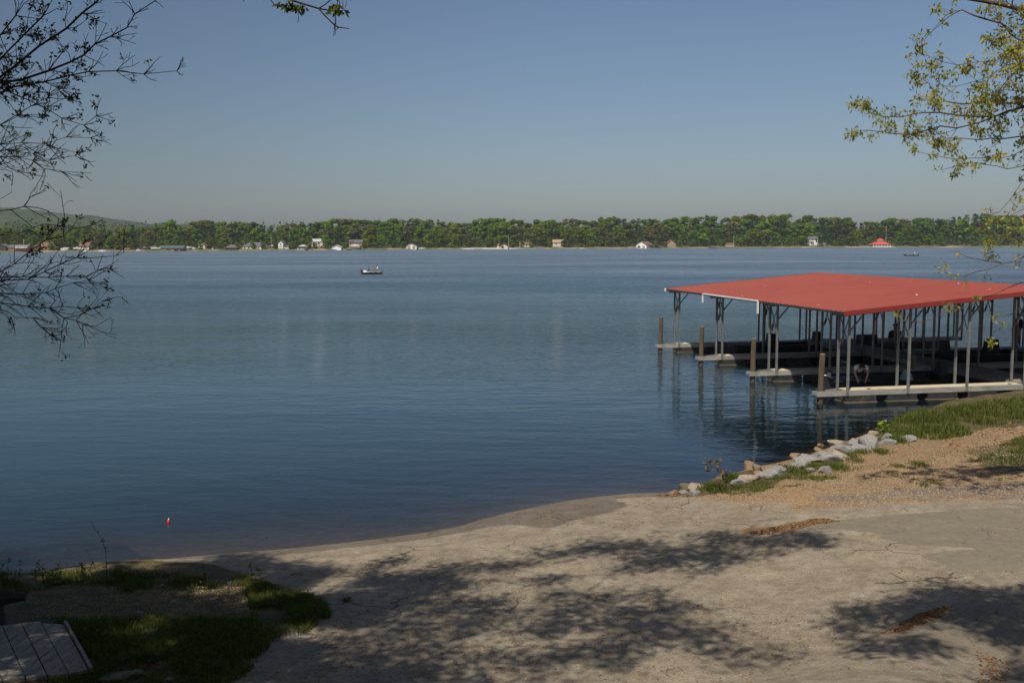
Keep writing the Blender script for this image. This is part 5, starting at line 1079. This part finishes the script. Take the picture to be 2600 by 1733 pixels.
def canopy(tree, C, anchors, leaves, rad, size):
    anchors = [np.array(a, float) for a in anchors]
    for a in anchors: pass
    idx = RNG.permutation(len(C)); nodes = C[idx[:max(4, len(C)//28)]]
    have = np.array(anchors); todo = list(range(len(nodes))); N_ = np.array(nodes)
    dm = np.linalg.norm(N_[:, None]-have[None], axis=2); bd = dm.min(1); bi = [have[q] for q in dm.argmin(1)]; used = np.zeros(len(N_), bool)
    for _ in range(len(N_)):
        q = int(np.argmin(np.where(used, 1e9, bd))); used[q] = True; a, nd = bi[q], N_[q]
        mid = (a+nd)/2+RNG.normal(0, .06, 3)*np.linalg.norm(nd-a); tree.m.tube([a-tree.b, mid-tree.b, nd-tree.b], [.012, .010, .008], 5)
        d2 = np.linalg.norm(N_-nd, axis=1)
        for w in np.where((d2 < bd) & ~used)[0]: bd[w] = d2[w]; bi[w] = nd
    for c in C[::2]:
        nd = nodes[int(np.argmin(((nodes-c)**2).sum(1)))]; tree.m.tube([nd-tree.b, (nd+c)/2-tree.b+np.array([0, 0, .06]), c-tree.b], [.006, .004, .002], 3)
    return leaf_cluster(C, leaves, size, size*.33, rad, .1)
left_polys = [([(-700, 1380), (200, 1470), (560, 1440), (800, 1480), (850, 1560), (640, 1733), (500, 1900), (-700, 1900)], 1.0)]
mid_polys = [([(560, 1425), (860, 1405), (1000, 1440), (1000, 1900), (500, 1900), (640, 1600)], .75), ([(800, 1425), (1150, 1400), (1400, 1372), (1700, 1350), (2080, 1382), (1950, 1420), (1600, 1450), (1300, 1480), (950, 1560), (700, 1600)], .42), ([(700, 1570), (1000, 1540), (1400, 1500), (1700, 1520), (1950, 1580), (1900, 1640), (2150, 1650), (2000, 1700), (1500, 1760), (850, 1900)], .50)]
CL = shade(left_polys, 5200, (9.0, 13.5), .40); CM = shade(mid_polys, 2400, (9.5, 13.0), .41)
anch = [T0o+np.array([1, 2.4, 9]), T0o+np.array([.6, 1, 7]), (-7.5, 5.0, 10.2), (-4.0, 4.0, 10.5), (-1.5, 3.5, 10.6), (.5, 2.8, 10.4), (-9, 8, 10.8)]
for a in anch[2:]:
    a = np.array(a, float); s0 = T0o+np.array([.8, 1.6, 8]); OT.m.tube([s0-tb, (s0+a)/2-tb+np.array([0, 0, .5]), a-tb], [.07, .05, .028], 8)
Qa, ta = canopy(OT, CL, anch, 16, .17, .13); Qb, tb_ = canopy(OT, CM, anch, 13, .15, .11)
k = 5200; B = np.column_stack([RNG.uniform(-16, 13, k), RNG.uniform(-15, -1.0, k), RNG.uniform(5.5, 13, k)]); B2 = np.column_stack([RNG.uniform(-21, -8.5, 2600), RNG.uniform(-1.5, 9.5, 2600), RNG.uniform(4.5, 13, 2600)])  # unseen leaf mass added behind and left of the camera to block skylight
B2 = B2[B2[:, 0] < -.60*B2[:, 1]-2.6]; B = np.concatenate([B, B2]); Qe, te_ = leaf_cluster(B[::1], 3, .55, .20, .25, .1)
# hanging twig tip seen at the top of the picture
Yh = 6.2; sav = len(OT.tips)
OT.m.tube([np.array([.5, 2.8, 10.4])-np.array(tb), np.array([-.9, 5.2, 9.0])-np.array(tb), at(700, -160, Yh)-np.array(tb), at(739, 0, Yh)-np.array(tb)], [.03, .018, .010, .008], 6)
for px_, r0, r1 in (([(739, 0), (763, 8), (809, 22), (837, 27)], .0075, .004), ([(809, 22), (823, 38), (845, 60), (857, 69), (872, 71), (887, 73)], .005, .0025), ([(809, 22), (825, 12), (842, -2)], .004, .003), ([(700, -60), (687, 0), (697, 13), (717, 18)], .005, .003), ([(857, 66), (858, 72), (853, 76)], .005, .003)):
    OT.m.tube([at(a, b, Yh)-np.array(tb) for a, b in px_], list(np.linspace(r0, r1, len(px_))), 6)
C = np.array([at(a+rt.uniform(-5, 5), b+rt.uniform(-5, 4), Yh+rt.uniform(-.03, .03)) for a, b in [(712, 8), (724, 10), (735, 16), (745, 18), (750, 24), (728, 14), (740, 10), (758, 14), (765, 18), (770, 24), (837, 22), (845, 26), (852, 18), (856, 24), (862, 20), (872, 28), (845, 16), (858, 10), (730, 6), (752, 20)] for _ in range(2)])
Qc, tc = leaf_cluster(C, 3, .052, .011, .006, .9)
for a, b, l in ((757, 34, 26), (852, 34, 56), (848, 60, 32), (870, 0, 32), (862, 0, 24), (878, 0, 20), (856, 0, 14), (850, 40, 40), (618, -4, 10), (890, -4, 8)):
    OT.m.tube([at(a, b, Yh)-np.array(tb), at(a+1, b+l*.5, Yh)-np.array(tb), at(a-1, b+l, Yh)-np.array(tb)], [.0016, .0022, .0014], 4)
OT.m.build('trunk', M_barkdark, OT.o, True)
link('crown', quads_mesh('crown', np.concatenate([Qa, Qb, Qc, Qe])-T0o*1.0, 4, {'tint': np.concatenate([ta, tb_, tc, te_])}), OT.o, M_leafO)
# unseen oak added off right, crown shaped to shade the lower right corner
tb3 = (10.5, 3.2, float(height(10.5, 3.2))); ST = Tree('shade_oak_tree', 'unseen oak added outside the lower right corner to shade the ramp', tb3, 33); T3 = np.array(tb3)
ST.m.tube([(0, 0, -.3), (-.1, 0, 2), (-.3, .2, 5), (-.8, .4, 7.5)], [.3, .24, .17, .09], 10)
CR = shade([([(2240, 1555), (2380, 1490), (2600, 1462), (2900, 1480), (2900, 1900), (2560, 1900), (2480, 1700), (2300, 1640)], .95)], 1500, (9.0, 12.5), .33)
Qd, td = canopy(ST, CR, [T3+np.array([-.8, .4, 7.5]), (7.5, 5.0, 11.0)], 13, .17, .12)
ST.m.tube([np.array([-.8, .4, 7.5]), np.array([-1.9, 1.0, 9.2]), np.array([7.5, 5.0, 11.0])-T3], [.08, .05, .025], 6); ST.finish(M_bark)
link('crown', quads_mesh('crown', Qd-T3*1.0, 4, {'tint': td}), ST.o, M_leafO)
RT.finish(M_bark)
link('crown', quads_mesh('crown', np.concatenate([Q1, Q2])-T0r*1.0, 4, {'tint': np.concatenate([t1, t2])}), RT.o, M_leafR)
# the left crown was built in world space: move into its tree's frame
for o in LT.o.children:
    if o.name.startswith('crown'):
        o.data.transform(Matrix.Translation(-Vector(tuple(LT.b))))
